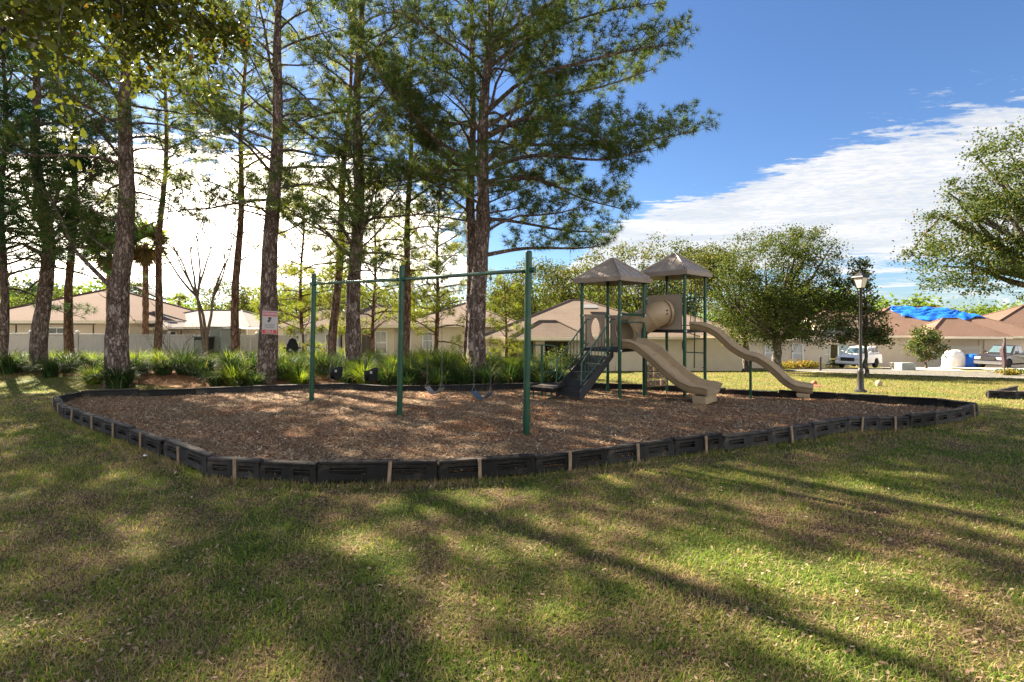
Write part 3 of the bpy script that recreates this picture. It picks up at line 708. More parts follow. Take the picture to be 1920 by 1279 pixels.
def limb(rg, path, r0, tubes, tf, dens=1.0, bare=.3, sub=.34):
    """a pine limb: tube + side twigs carrying needle tufts"""
    n = len(path); L = sum((path[i+1]-path[i]).length for i in range(n-1))
    tubes.tube(path, [max(.010, r0*(1-.82*i/(n-1))) for i in range(n)], 5)
    step = .21/dens; m = max(3, int(L*(1-bare)/step)); sgn = 1
    for k in range(m+1):
        t = bare+(1-bare)*(k+rg.uniform(-.3, .3))/m; t = min(.995, max(0, t)); q = t*(n-1); i = min(n-2, int(q)); f = q-i
        p = path[i].lerp(path[i+1], f); d = (path[i+1]-path[i]).normalized(); u, v = perp(d); sgn = -sgn
        if abs(u.z) > abs(v.z): u, v = v, u
        sd_ = (u*sgn*rg.uniform(.5, 1)+d*rg.uniform(.35, .8)+Vector((0, 0, rg.uniform(-.1, .5)))).normalized()
        sl_ = (sub*L*(1-.72*t)+.25)*rg.uniform(.55, 1.15); sl_ = min(sl_, 1.9)
        q0 = p; dd = sd_; pts = [p]; ns = max(2, int(sl_/.20))
        for s in range(ns):
            dd = (dd+Vector((rg.uniform(-.28, .28), rg.uniform(-.28, .28), rg.uniform(-.12, .28)))).normalized(); q0 = q0+dd*(sl_/ns); pts.append(q0)
            if s >= ns*.3 or s == ns-1:
                tf.append((q0, dd, rg.uniform(.75, 1.15)))
                for _ in range(2):
                    if rg.random() < .72:
                        sp = (dd*.8+Vector((rg.uniform(-1, 1), rg.uniform(-1, 1), rg.uniform(-.4, .9)))).normalized(); tf.append((q0+sp*rg.uniform(.12, .34), sp, rg.uniform(.7, 1.05)))
        tubes.tube(pts, [.013*(1-.6*j/ns) for j in range(ns+1)], 3, cap=False)
    tf.append((path[-1], (path[-1]-path[-2]).normalized(), 1.1))
def trunk_tube(mb, pts, r0, Ht, seg=14, flare=True, rg=random):
    n = len(pts); k0 = len(mb.v); L = 0; z0 = pts[0].z
    for i, p in enumerate(pts):
        t = (pts[min(i+1, n-1)]-pts[max(i-1, 0)]).normalized(); u, v = perp(t)
        hh = (p.z-z0); r = r0*(1-.80*min(1, hh/Ht)**1.05)
        if flare: r *= 1+.32*math.exp(-hh/.45)
        for j in range(seg):
            a = 2*PI*j/seg; q = r*(1+.07*math.sin(3*a+hh*.9)+.05*math.sin(7*a+hh*3.1)+rg.uniform(-.045, .045))
            mb.v.append(tuple(p+u*q*math.cos(a)+v*q*math.sin(a)))
    for i in range(n-1):
        for j in range(seg):
            a = k0+i*seg+j; b = k0+i*seg+(j+1) % seg; mb.f.append((a, b, b+seg, a+seg))
def pine(label, pix, Y, r0, Ht=18, z0=4.6, spread=4.2, nl=26, seed=1, mat=None, bark=None, custom=(), dens=1.0, group='pine trees around the playground', K=15, azr=None, zbase=None, low=(), L=.24, name='pine_tree'):
    rg = random.Random(seed); rs = np.random.RandomState(seed); nl = int(nl*1.5); z0 -= .7; L *= 1.12; Ht = min(Ht, 15.4 if Y < 21 else 16)
    P = [at(u, v, Y) for v, u in pix]; bx, by = P[0].x, Y; g = h(bx, by)-.05
    base = Vector((bx, by, g)); P[0] = Vector((bx, by, g)); dz = P[-1]-P[-2]; sl_ = Vector((dz.x/max(.5, dz.z), 0, 1))
    top = base.z+Ht
    if P[-1].z < top-1: P.append(P[-1]+sl_*(top-P[-1].z)+Vector((rg.uniform(-.3, .3), rg.uniform(-.4, .4), 0)))
    fine = curve_pts(P, 9); fine = [p-base for p in fine]
    root = thing(name, label, 'tree', base, 0, group)
    # trunk resampled by height
    zs = sorted({*[.0, .12, .3, .5, .8], *np.arange(1.2, Ht, .45)}); F_z = [p.z for p in fine]
    def on(z): 
        x = float(np.interp(z, F_z, [p.x for p in fine])); y = float(np.interp(z, F_z, [p.y for p in fine])); return Vector((x+.05*math.sin(z*.9+seed), y+.05*math.cos(z*.7+seed), z))
    tb = MB(); trunk_tube(tb, [on(z) for z in zs], r0, Ht, rg=rg)
    tf = []; lb = MB()
    for c in custom:
        pp = [at(u, v, Y+dy)-base for u, v, dy in c]; limb(rg, curve_pts(pp, 4), .085, lb, tf, dens*1.7, .20, .30)
    az = rg.uniform(0, 6)
    for k in range(nl):
        t = (k+rg.uniform(0, .9))/nl; z = z0+(Ht-.6-z0)*t; az += 2.4+rg.uniform(-.5, .5)
        a = az if azr is None else azr[0]+(az % (2*PI))/(2*PI)*(azr[1]-azr[0])
        Lb = spread*1.1*(1.0-.55*t**1.6)*rg.uniform(.55, 1.12)*(.75+.25*min(1, t*5)); el = rg.uniform(.12, .72)+.35*t
        d = Vector((math.cos(a)*math.cos(el), math.sin(a)*math.cos(el), math.sin(el))); p = on(z); pts = [p]; ns = 6
        for s in range(ns):
            d = (d+Vector((rg.uniform(-.24, .24), rg.uniform(-.24, .24), rg.uniform(-.20, .17)-.10*(s < 3)+.10*(s > 3)))).normalized(); p = p+d*(Lb/ns); pts.append(p)
        limb(rg, pts, .020+.009*Lb, lb, tf, dens, rg.uniform(.25, .45))
    low = list(low)+[(rg.uniform(2.2, max(2.6, z0+1.5)), rg.uniform(0, 6.28), rg.uniform(.2, .9)) for _ in range(9)]
    for z, a, Lb in low:      # dead, bare stubs and low branches
        d = Vector((math.cos(a), math.sin(a), .35)).normalized(); p = on(z); pts = [p]
        for s in range(5): d = (d+Vector((rg.uniform(-.2, .2), rg.uniform(-.2, .2), rg.uniform(-.1, .25)))).normalized(); p = p+d*Lb/5; pts.append(p)
        lb.tube(pts, [min(.045, .012+.015*Lb)*(1-.75*i/5) for i in range(6)], 5)
    bark = bark or M_pinebark
    t_ = tb.build('trunk', bark, root, smooth=True); lb.build('limb', bark, t_, smooth=True)['kind'] = 'stuff'
    needles_mesh('crown', [p for p, _, _ in tf], [d for _, d, _ in tf], [s for _, _, s in tf], mat or M_needle, root, K=int(K*1.75), L=L, rs=rs)
    return root
GP = 'pine trees around the playground'
pine('tall pine at the right end of the row, widest crown reaching over the play structure', [(690,893),(500,900),(300,906),(100,914),(0,917)], 18, .33, 19, 5.6, 5.0, 22, 3, dens=1.1, K=17,
     custom=[[(905,310,0),(960,275,.3),(1090,272,.5),(1200,265,.3),(1298,248,0)], [(908,215,0),(985,150,-.6),(1100,115,-1),(1195,92,-1),(1262,84,-1)],
             [(903,350,0),(1000,335,.8),(1085,370,1.2),(1165,392,1.4)], [(906,262,0),(985,222,-1),(1050,232,-1.5),(1130,262,-1.8),(1150,330,-1.8)],
             [(912,130,0),(1000,70,.6),(1120,25,1),(1235,5,1)], [(902,410,0),(960,415,1),(1060,432,1.6),(1148,436,2)], [(901,480,0),(985,466,.6),(1080,466,1.2),(1120,462,1.5)],
             [(908,240,0),(1000,190,1.2),(1120,165,2),(1225,130,2.4)], [(905,320,0),(1000,292,-1.4),(1120,300,-2.2),(1215,282,-2.4)], [(912,90,0),(1010,20,-1),(1130,-40,-1.4),(1240,-60,-1.4)],
             [(900,330,0),(830,290,.4),(760,200,.6),(700,120,.8)], [(899,300,0),(830,270,-.8),(740,180,-1.4),(660,60,-1.4)]])
pine('slimmer pine standing just left of and behind the widest crowned pine', [(672,880),(485,884),(300,884),(50,886)], 20, .25, 18, 6.5, 3.8, 24, 5)
pine('dark trunked pine behind the swing beam with a dense needle clump low on its trunk', [(680,660),(480,668),(250,671),(50,675)], 19, .29, 18, 4.3, 4.2, 30, 8, mat=M_needle,
     low=[(5.2, 2.8, 2.4), (4.6, .2, 2.2)], custom=[[(668,480,0),(650,440,-.3),(625,410,-.5),(600,400,-.6)], [(668,450,0),(690,400,-.4),(702,350,-.6),(706,315,-.7)], [(669,420,0),(640,370,-.5),(612,335,-.8),(590,320,-1)],
             [(670,400,0),(672,370,-.6),(668,340,-1.1),(664,310,-1.3)], [(668,470,0),(676,440,-.5),(684,410,-.9),(690,395,-1.1)], [(669,390,0),(650,330,-.5),(640,290,-.8),(632,270,-1)]])
pine('thick pine with the red and white warning sign on its trunk', [(702,497),(500,508),(280,516),(120,522)], 17.5, .315, 18, 6.2, 4.0, 26, 13, low=[(5.4, 2.6, 1.8), (5.0, .1, 1.8)])
pine('thickest left pine, a heavy forked limb rising from its left side', [(706,221),(520,228),(300,235),(80,243)], 17, .335, 18, 7.2, 4.2, 26, 21, dens=1.0,
     custom=[[(215,545,0),(170,500,.2),(135,460,.4),(110,400,.7),(60,330,1)]], low=[(4.3, 2.9, 2.6), (5.4, 3.3, 2.4), (5.2, .6, 2)])
m_ = [('slim reddish pine in front of the screened patio house', [(655,293),(480,300),(300,308),(150,312)], 23, .16, 17, 8, 3.2, 20, 31),
      ('slim straight pine left of the warning sign pine', [(655,440),(450,447),(240,455),(100,460)], 22, .175, 17, 7.5, 3.4, 22, 33),
      ('reddish pine leaning right, left of the dark clumped pine', [(658,622),(440,638),(300,648),(150,655)], 22, .19, 16.5, 4.2, 3.6, 26, 35),
      ('slender pine right behind the middle swing post', [(655,758),(500,764),(300,768),(100,772)], 22, .17, 16, 4.6, 3.4, 26, 37),
      ('slim pine between the two heaviest left trunks and the roof', [(642,128),(470,134),(300,140),(150,150)], 23, .18, 16, 6.5, 3.4, 34, 39),
      ('stout pine second from the left edge of the row', [(642,74),(460,86),(300,72),(150,66)], 20, .27, 17, 4.4, 4.3, 44, 41),
      ('pine at the far left edge of the picture', [(690,4),(500,6),(300,6),(100,6)], 20, .15, 16, 3.9, 4.2, 42, 43)]
for i, (lb_, pix, Y, r, Ht, z0, sp, nl, sd_) in enumerate(m_):
    cu = [[(84,470,0),(110,430,-.3),(140,415,-.6),(170,425,-.8)], [(84,450,0),(55,420,-.4),(25,400,-.6),(-10,405,-.8)], [(84,440,0),(60,390,-.5),(40,340,-.8),(30,300,-1)], [(84,420,0),(105,370,-.5),(120,330,-.8),(118,290,-1)],
          [(84,480,0),(60,465,-.4),(30,455,-.8),(-5,460,-1)], [(84,470,0),(92,445,-.6),(96,420,-1.1),(105,400,-1.4)]] if 'stout' in lb_ else ()
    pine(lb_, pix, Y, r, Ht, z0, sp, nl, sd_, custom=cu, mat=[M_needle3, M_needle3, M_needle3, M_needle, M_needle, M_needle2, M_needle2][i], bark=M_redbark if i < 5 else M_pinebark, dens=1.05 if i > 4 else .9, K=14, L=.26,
         low=[(4.6, .2+i, 1.8), (5.6, 2.9+i, 1.6)])
# younger pines with low foliage in the backlit tone behind the swings, and fillers further back
yp = [('young bright pine left of the swing set, boughs down to the grass', [(650,565),(500,566),(400,568)], 27, .11, 10, 1.7, 3.0, 30, 51, M_needle3),
      ('young bright pine behind the middle bay of the swings', [(650,700),(500,702),(400,704)], 28, .11, 10.5, 2.2, 3.2, 30, 53, M_needle3),
      ('young bright pine left of the twin right hand trunks', [(650,818),(500,820),(400,824)], 27, .12, 11, 2.0, 3.2, 30, 55, M_needle3),
      ('young bright pine under the tall pine, left of the right swing post', [(650,948),(500,948),(400,950)], 26, .08, 4.6, .8, 1.1, 14, 57, M_needle3),
      ]
for lb_, pix, Y, r, Ht, z0, sp, nl, sd_, mt in yp:
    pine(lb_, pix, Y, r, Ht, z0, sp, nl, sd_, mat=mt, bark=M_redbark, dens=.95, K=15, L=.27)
# pines of the same row that stand just outside the picture and shade the lawn
for k, (x, y) in enumerate([(-22.5, 19.5), (-20, 13.5), (-26, 23)]):
    pine(['pine just outside the left edge of the picture', 'nearest pine outside the left edge of the picture', 'farther pine outside the left edge of the picture'][k],
         [(690, 960+x/y*F), (500, 960+x/y*F), (300, 965+x/y*F)], y, .25, 14, 5, 4.0, 18, 80+k, mat=M_needle2, dens=.8, K=11, L=.27)

def leaves_mesh(name, cen, sz, mat, parent, rs, up=.3):
    """diamond shaped leaves, slightly folded"""
    n = len(cen); cen = np.asarray(cen, float)
    a = rs.normal(size=(n, 3)); a /= np.linalg.norm(a, axis=1, keepdims=True)
    b = np.cross(a, rs.normal(size=(n, 3))+np.array([0, 0, up])); b /= np.linalg.norm(b, axis=1, keepdims=True)+1e-9
    s = (sz*rs.uniform(.6, 1.25, n))[:, None]
    V = np.stack([cen-a*s*.5, cen+b*s*.28, cen+a*s*.5, cen-b*s*.28], 1).reshape(-1, 3); q = np.arange(n)*4
    return npmesh(name, V, np.stack([q, q+1, q+2, q+3], 1), mat, parent)
def broad_tree(name, label, cat, x, y, blobs, ncl, nleaf, lsz, mat, seed, trunk_r=.2, trunks=((0, 0),), bark=None, group=None, csz=.42, zb=None, fork=.35, kind=None):
    """blobs: list of (dx,dy,dz,rx,ry,rz) ellipsoids relative to base; leaf clusters sit in their outer shells"""
    rs = np.random.RandomState(seed); rg = random.Random(seed); base = Vector((x, y, (h(x, y) if zb is None else zb)-.05))
    root = thing(name, label, cat, base, 0, group)
    vol = np.array([b[3]*b[4]*b[5] for b in blobs])**.67; vol /= vol.sum(); cl = []
    for _ in range(ncl):
        b = blobs[rs.choice(len(blobs), p=vol)]; d = rs.normal(size=3); d /= np.linalg.norm(d); q = rs.uniform(.45, 1.08)**.6
        q *= 1+.12*math.sin(5*d[0]+seed)*math.cos(4*d[2]+d[1]*5)
        cl.append((b[0]+d[0]*b[3]*q, b[1]+d[1]*b[4]*q, b[2]+d[2]*b[5]*q))
    cl = np.array(cl); cl = cl[cl[:, 2] > .35]; n = len(cl)
    sz = csz*rs.uniform(.5, 1.25, n); cnt = nleaf
    pos = cl[:, None, :]+rs.normal(size=(n, cnt, 3))*sz[:, None, None]*np.array([1, 1, .62])*.62
    leaves_mesh('crown', pos.reshape(-1, 3), lsz, mat, root, rs)
    tb = MB(); zc_ = np.mean([b[2] for b in blobs])
    forks = []
    for (tx, ty) in trunks:
        ftop = Vector((tx*1.6+rg.uniform(-.15, .15), ty*1.6, zc_*fork+rg.uniform(.2, .5)))
        pts = [Vector((tx, ty, 0)).lerp(ftop, k/6)+Vector((.04*math.sin(k*2), .04*math.cos(k*1.7), 0))*(k > 0) for k in range(7)]
        tb.tube(pts, [trunk_r*(1.35 if k == 0 else 1.08 if k == 1 else 1-.05*k) for k in range(7)], 10, cap=False, jit=.06); forks.append(ftop)
    top = max(b[2]+b[5] for b in blobs)
    for b in blobs:
        for k in range(4):
            f0 = min(forks, key=lambda q: (q.x-b[0])**2+(q.y-b[1])**2); e = Vector((b[0]+rg.uniform(-.6, .6)*b[3], b[1]+rg.uniform(-.6, .6)*b[4], b[2]+rg.uniform(-.2, .75)*b[5]))
            mid = f0.lerp(e, .5)+Vector((rg.uniform(-.4, .4), rg.uniform(-.4, .4), rg.uniform(-.2, .4))); P_ = curve_pts([f0, mid, e], 4)
            tb.tube(P_, [trunk_r*.55*(1-.85*i/(len(P_)-1)) for i in range(len(P_))], 6, cap=False)
            for _ in range(3):
                c0 = P_[rg.randrange(3, len(P_))]; j = cl[rs.randint(n)]; j = Vector(j)
                if (j-c0).length < 2.6: tb.tube([c0, c0.lerp(j, .5)+Vector((0, 0, rg.uniform(-.1, .2))), j], [trunk_r*.14, trunk_r*.09, .012], 4, cap=False)
    tb.build('trunk', bark or M_oakbark, root, smooth=True)
    return root
def blob(u, v, ru, rv, Y, x, y, dy=0, ry=None):
    """ellipsoid from its outline in the photo at distance Y+dy"""
    p = at(u, v, Y+dy); s = (Y+dy)/F
    return (p.x-x, p.y-y, p.z-(h(x, y)-.05), ru*s, (ry or ru*s*.9), rv*s)
def oak(label, u, vb, Y, bl, ncl, nleaf, lsz, mat, seed, r=.22, name='oak_tree', **k):
    x, y = ux(u, Y), Y
    return broad_tree(name, label, 'tree', x, y, [blob(*b, Y, x, y) if len(b) == 4 else blob(b[0], b[1], b[2], b[3], Y, x, y, b[4]) for b in bl], ncl, nleaf, lsz, mat, seed, r, **k)
oak('large round oak behind the long slide, dark trunk forked low', 1456, 690, 29, [(1440, 505, 90, 72), (1510, 490, 58, 66), (1385, 560, 52, 62, .5), (1520, 585, 62, 62, -.5), (1455, 590, 80, 55, .6), (1560, 550, 42, 55)], 430, 104, .125, M_oak, 101, .30, csz=.52)
oak('olive oak between the play structure roof and the large round oak', 1400, 690, 33, [(1395, 600, 48, 45), (1350, 520, 60, 60), (1320, 500, 45, 42)], 210, 76, .14, M_oak2, 102, .24, csz=.55)
for lb_, u, Y, bl, n_, mt, sd_ in [
    ('olive oak rising behind the left play structure roof', 1100, 52, [(1100, 545, 75, 68), (1060, 560, 60, 55)], 250, M_oak2, 103),
    ('olive oak rising between the two play structure roofs', 1205, 54, [(1205, 520, 70, 78), (1180, 560, 70, 55)], 260, M_oak2, 104),
    ('olive oak rising behind the right play structure roof', 1290, 50, [(1290, 525, 62, 72), (1250, 560, 55, 60)], 260, M_oak, 105),
    ('paler oak rising right of the tall swing post', 1010, 50, [(1010, 550, 65, 62), (950, 565, 50, 52)], 220, M_oak2, 106),
    ('bushy oak seen far away left of the warning sign pine', 425, 55, [(425, 570, 42, 45), (475, 575, 30, 36)], 120, M_oak2, 107),
    ('low dark oak far behind the roofs left of the bare tree', 268, 60, [(255, 545, 24, 14)], 40, M_oak, 108),
    ('bushy oak far away right of the warning sign pine', 545, 54, [(545, 585, 40, 36), (600, 580, 45, 36)], 130, M_oak2, 109),
    ('bushy oak far behind the long cream house', 720, 56, [(700, 575, 60, 34), (800, 570, 70, 36)], 190, M_oak2, 110),
    ('bushy oak behind the fence at the far left', 20, 52, [(30, 570, 70, 40), (90, 560, 40, 36)], 120, M_oak, 111)]:
    oak(lb_, u, 640, Y, bl, n_, 44, .24, mt, sd_, .25, csz=.85)
# right foreground oak: the trunk stands outside the right edge
oak('oak whose leafy boughs enter from the right edge', 2010, 760, 17.5, [(1850, 430, 100, 92), (1895, 330, 70, 88), (1800, 490, 80, 58), (1900, 505, 90, 62), (1950, 400, 110, 150), (1790, 400, 45, 60), (2080, 380, 130, 160)], 470, 96, .095, M_oak, 121, .28, csz=.36, fork=.52)
broad_tree('magnolia_tree', 'small dark magnolia with rusty leaf undersides right behind the street lamp', 'tree', ux(1625, 27.5), 27.5,
    [blob(*b, 27.5, ux(1625, 27.5), 27.5) for b in ((1620, 610, 42, 40), (1608, 550, 30, 42), (1652, 628, 30, 20), (1590, 625, 30, 22), (1616, 505, 18, 24))], 150, 38, .15, M_magn, 131, .10, csz=.34)
broad_tree('magnolia_tree', 'small conical magnolia in front of the white garage wall', 'tree', ux(1736, 40), 40,
    [blob(*b, 40, ux(1736, 40), 40) for b in ((1736, 650, 28, 24), (1735, 628, 18, 18))], 110, 30, .2, M_magn, 132, .09, csz=.35)
# bare tree
rg = random.Random(5); Yb = 22; bb = Vector((ux(386, Yb), Yb, h(ux(386, Yb), Yb)-.03)); bt = thing('bare_tree', 'leafless many stemmed tree left of the slim straight pine', 'tree', bb); tb = MB()
def grow(p, d, L, r, depth):
    pts = [p]; 
    for s in range(4): d = (d+Vector((rg.uniform(-.13, .13), rg.uniform(-.13, .13), .05))).normalized(); p = p+d*L/4; pts.append(p)
    tb.tube(pts, [r*(1-.13*i) for i in range(5)], 6 if depth < 2 else 3, cap=False)
    if depth < 5:
        for k in range(3 if depth > 3 or not depth else 2):
            u, v = perp(d); a = rg.uniform(0, 2*PI); nd = (d+(u*math.cos(a)+v*math.sin(a))*rg.uniform(.3, .75)+Vector((0, 0, .12))).normalized(); grow(p, nd, L*rg.uniform(.62, .9), r*.60, depth+1)
for dx, an in ((0, -.10), (.05, .06), (-.04, .16)): grow(Vector((dx, 0, 0)), Vector((an, 0, 1)).normalized(), 3.1, .085, 0)
tb.build('trunk', mat('grey_twig_bark', (.13, .10, .075), .9, .2, 8), bt, smooth=True)
# crape myrtle like dry shrub in the bed
Yb = 20.5; bb = Vector((ux(318, Yb), Yb, h(ux(318, Yb), Yb))); bt = thing('bare_shrub', 'spindly leafless shrub in the grass bed right of the slim reddish pine', 'shrub', bb); tb = MB()
for k in range(4): grow(Vector((0, 0, 0)), Vector((rg.uniform(-.5, .5), rg.uniform(-.3, .3), .7)).normalized(), .7, .03, 1)
tb.build('stem', MATS['grey_twig_bark'], bt)
# palms
def palm(label, u, vb, vt, Y, nf, Lf, seed, skirt=True, r=.16):
    rg = random.Random(seed); rs = np.random.RandomState(seed); x = ux(u, Y); b = Vector((x, Y, h(x, Y)-.05)); t = at(u, vt, Y)-b; root = thing('palm_tree', label, 'tree', b)
    m = MB(); n = 22; m.tube([Vector((t.x*k/n, 0, t.z*k/n)) for k in range(n+1)], [r*(1.1+.12*(k % 2)-.25*k/n) for k in range(n+1)], 9, jit=.05); m.build('trunk', M_redbark, root, smooth=True)
    def fan(d, L, V, FC):     # costapalmate frond: petiole then radiating blades
        u_, v_ = perp(d); c = t+d*L*.30
        k = len(V); V += [t-v_*.03, t+v_*.03, c]; FC.append((k, k+1, k+2))
        for a in np.linspace(-1.9, 1.9, 17):
            bd = (d*math.cos(a)+u_*math.sin(a)).normalized(); e = c+bd*L*.62*rg.uniform(.8, 1.1)+Vector((0, 0, -.14*L)); s = bd.cross(v_).normalized()*.035
            k = len(V); V += [c, c.lerp(e, .6)+s*L, e]; FC.append((k, k+1, k+2)); k = len(V); V += [c, c.lerp(e, .6)-s*L, e]; FC.append((k, k+2, k+1))
    for nm, cnt, elr, mt in (('frond', nf, (-.3, 1.3), M_palm), ('dead_frond', nf//2 if skirt else 0, (-1.5, -1.0), M_thatch)):
        for i in range(cnt):
            V = []; FC = []; a = i*2.4+rg.uniform(-.3, .3); el = rg.uniform(*elr); fan(Vector((math.cos(a)*math.cos(el), math.sin(a)*math.cos(el), math.sin(el))), Lf*rg.uniform(.85, 1.1)*(.72 if nm == 'dead_frond' else 1), V, FC)
            npmesh(nm, [tuple(q) for q in V], FC, mt, root)
palm('tall fan palm with a shaggy dead skirt left of the slim reddish pine', 273, 640, 458, 31, 26, 2.1, 1)
palm('tall fan palm whose skirt shows just left of the thickest left pine', 205, 640, 474, 30, 26, 2.0, 2)
palm('tiny fan palm far beyond the pale grey roof', 336, 640, 560, 62, 12, 1.4, 3, False)
# the far wood along the horizon
rs = np.random.RandomState(77); cl = []
for _ in range(1300):
    Yf = rs.uniform(92, 130); u = rs.uniform(-250, 2350); z = rs.uniform(-2, 1)+rs.beta(2, 1.2)*(9.5 if u < 1500 else 7.5)*(1+.28*math.sin(u*.013)+.16*math.sin(u*.041)); cl.append((ux(u, Yf), Yf, z-1.5))
cl = np.array(cl); pos = cl[:, None, :]+rs.normal(size=(len(cl), 42, 3))*np.array([2.0, 1.5, 1.0])*.75
w_ = leaves_mesh('far_wood', pos.reshape(-1, 3), .95, M_forest, None, rs); tag(w_, 'far green wood along the horizon behind the houses', 'wood', kind='stuff')
for lb_, u, bl, sd_ in [('bright green tree behind the tarpaulin house, nearest the pink house', 1830, [(1835, 608, 48, 34), (1790, 612, 40, 28)], 141), ('green tree behind the tarpaulin roof ridge', 1745, [(1740, 600, 40, 22), (1700, 596, 30, 20)], 142)]:
    oak(lb_, u, 640, 70, bl, 150, 40, .38, M_forest, sd_, .3, csz=1.0, name='leafy_tree')
# overhanging tree: trunk outside the left edge, leafy twigs in the top left of the picture
rg = random.Random(9); rs = np.random.RandomState(9)
ot = thing('overhanging_tree', 'nearby oak whose drooping leafy twigs cross the top left corner', 'tree', (-5.4, 1.3, h(-5.4, 1.3)-.05)); ob = ot.location.copy(); tb = MB(); lc = []; ld = []
tb.tube([Vector((0, 0, 0)), Vector((.05, .02, 1)), Vector((.1, .1, 2.2)), Vector((.3, .3, 3.4)), Vector((.6, .8, 4.6)), Vector((1.0, 1.4, 5.6))], [.26, .2, .18, .16, .11, .06], 12, jit=.04)
f0 = Vector((.3, .3, 3.4))
def twig(P_, r, leafy=1.0):
    C_ = curve_pts(P_, 6); tb.tube(C_, [r*(1-.8*i/(len(C_)-1)) for i in range(len(C_))], 5, cap=False); n = len(C_)
    for i in range(2, n):
        for _ in range(int(11*leafy)):
            if rg.random() < .8:
                q = C_[i]+Vector((rg.uniform(-.08, .08), rg.uniform(-.08, .08), rg.uniform(-.08, .08)))*1.5; lc.append(q); ld.append((C_[i]-C_[i-1]).normalized())
    return C_
limbs = []
for (P_, r) in [([f0, at(-120, 60, 3.2)-ob, at(60, 20, 3.8)-ob, at(230, -10, 4.5)-ob, at(430, 60, 5.2)-ob], .05), ([f0, at(-150, -80, 4)-ob, at(120, -90, 4.6)-ob, at(330, -60, 5.2)-ob, at(520, -80, 5.6)-ob], .06),
                ([f0, at(-140, 10, 3)-ob, at(-20, 40, 3.2)-ob, at(60, 90, 3.4)-ob], .04)]:
    C_ = curve_pts(P_, 8); tb.tube(C_, [r*(1-.7*i/(len(C_)-1)) for i in range(len(C_))], 7, cap=False); limbs.append(C_)
for (u0, v0, u1, v1, Yt) in [(118,-20,140,290,3.5),(60,0,15,60,3.1),(200,-30,235,120,4.3),(250,-30,300,165,4.6),(310,-20,345,170,4.8),(360,10,420,140,5.2),(280,-10,360,110,4.4),(225,0,180,120,4.2),(330,-40,400,90,4.9),
        (150,-20,110,120,3.7),(400,0,470,60,5.4),(240,20,330,190,4.9),(90,-20,150,70,3.6),(300,40,250,150,4.7),(20,-20,40,40,3.0),(370,40,395,185,5.1),(180,-10,260,80,4.2),(270,30,300,120,4.5),(340,10,290,90,4.6),(215,40,240,150,4.6)]:
    a = at(u0, v0, Yt)-ob; b = at(u1, v1, Yt+rg.uniform(-.2, .3))-ob; s0 = min((q for C_ in limbs for q in C_), key=lambda q: (q-a).length)
    twig([s0, a, a.lerp(b, .5)+Vector((rg.uniform(-.06, .06), rg.uniform(-.1, .1), 0)), b], .011, .95)
for _ in range(45):
    C_ = limbs[rg.randrange(2)]; i = rg.randrange(len(C_)//2, len(C_)); p = C_[i]; d = Vector((rg.uniform(-1, 1), rg.uniform(-1, 1), rg.uniform(-.9, .6))).normalized(); twig([p, p+d*.15, p+d*.35+Vector((0, 0, -.05))], .006, .8)
n = len(lc); lc = np.array([tuple(q) for q in lc]); ld = np.array([tuple(q) for q in ld])
a = rs.normal(size=(n, 3))+ld*.4; a[:, 2] -= .2; a /= np.linalg.norm(a, axis=1, keepdims=True); b = np.cross(a, rs.normal(size=(n, 3))+np.array([0, 0, 1.5])); b /= np.linalg.norm(b, axis=1, keepdims=True)
nn_ = np.cross(a, b); s = (rs.uniform(.042, .078, n))[:, None]; c0 = lc+a*s*.25
V = np.stack([c0, c0+a*s*.35+b*s*.24+nn_*s*.06, c0+a*s*.8+b*s*.27+nn_*s*.05, c0+a*s*1.05, c0+a*s*.8-b*s*.27+nn_*s*.05, c0+a*s*.35-b*s*.24+nn_*s*.06], 1).reshape(-1, 3); q = np.arange(n)*6
FQ = np.concatenate([np.stack([q, q+1, q+2, q+3], 1), np.stack([q, q+3, q+4, q+5], 1)])
npmesh('crown', V, FQ, M_hang, ot); tb.build('trunk', M_oakbark, ot, smooth=True)
# ------------------------------------------------------------ strap-leaved grass clumps in the bed
def clump_mesh(seed, nb, Lb, mat, spread=1.0):
    rs = np.random.RandomState(seed); V = []; FC = []
    for i in range(nb):
        a = rs.uniform(0, 2*PI); r0 = rs.uniform(0, .22); L = Lb*rs.uniform(.6, 1.1); lean = rs.uniform(.2, 1.25)*spread; w_ = rs.uniform(.010, .019)
        p = np.array([math.cos(a)*r0, math.sin(a)*r0, 0.]); th = PI/2-lean*.35; s = np.array([-math.sin(a), math.cos(a), 0]); k = len(V); ns = 5; curl = min(2.9, .35+lean*rs.uniform(1.2, 2.4))
        a += rs.uniform(-.4, .4)
        for j in range(ns+1):
            wj = w_*(1-j/ns*.9)*(1.0 if j else .7)
            if j < ns: V += [p-s*wj, p+s*wj]
            else: V += [p]
            d = np.array([math.cos(a)*math.cos(th), math.sin(a)*math.cos(th), math.sin(th)]); p = p+d*L/ns; th -= curl/ns*(.5+j*.35)
            if p[2] < .015 and j > 0: p[2] = .015
        for j in range(ns-1): FC.append((k+2*j, k+2*j+1, k+2*j+3, k+2*j+2))
        FC.append((k+2*ns-2, k+2*ns-1, k+2*ns, k+2*ns))
    o = npmesh('strap_grass_clump', V, [np.array([f for f in FC if f[2] != f[3]]), np.array([f[:3] for f in FC if f[2] == f[3]])], mat)
    me = o.data; bpy.data.objects.remove(o); return me
CL = []
CM = {(k, b): clump_mesh(200+k, [360, 400, 340, 380][k], [1.25, 1.1, 1.4, 1.0][k], M_lily2 if b else M_lily) for k in range(4) for b in (0, 1)}
rg = random.Random(3); placed = []; ncl_ = 0
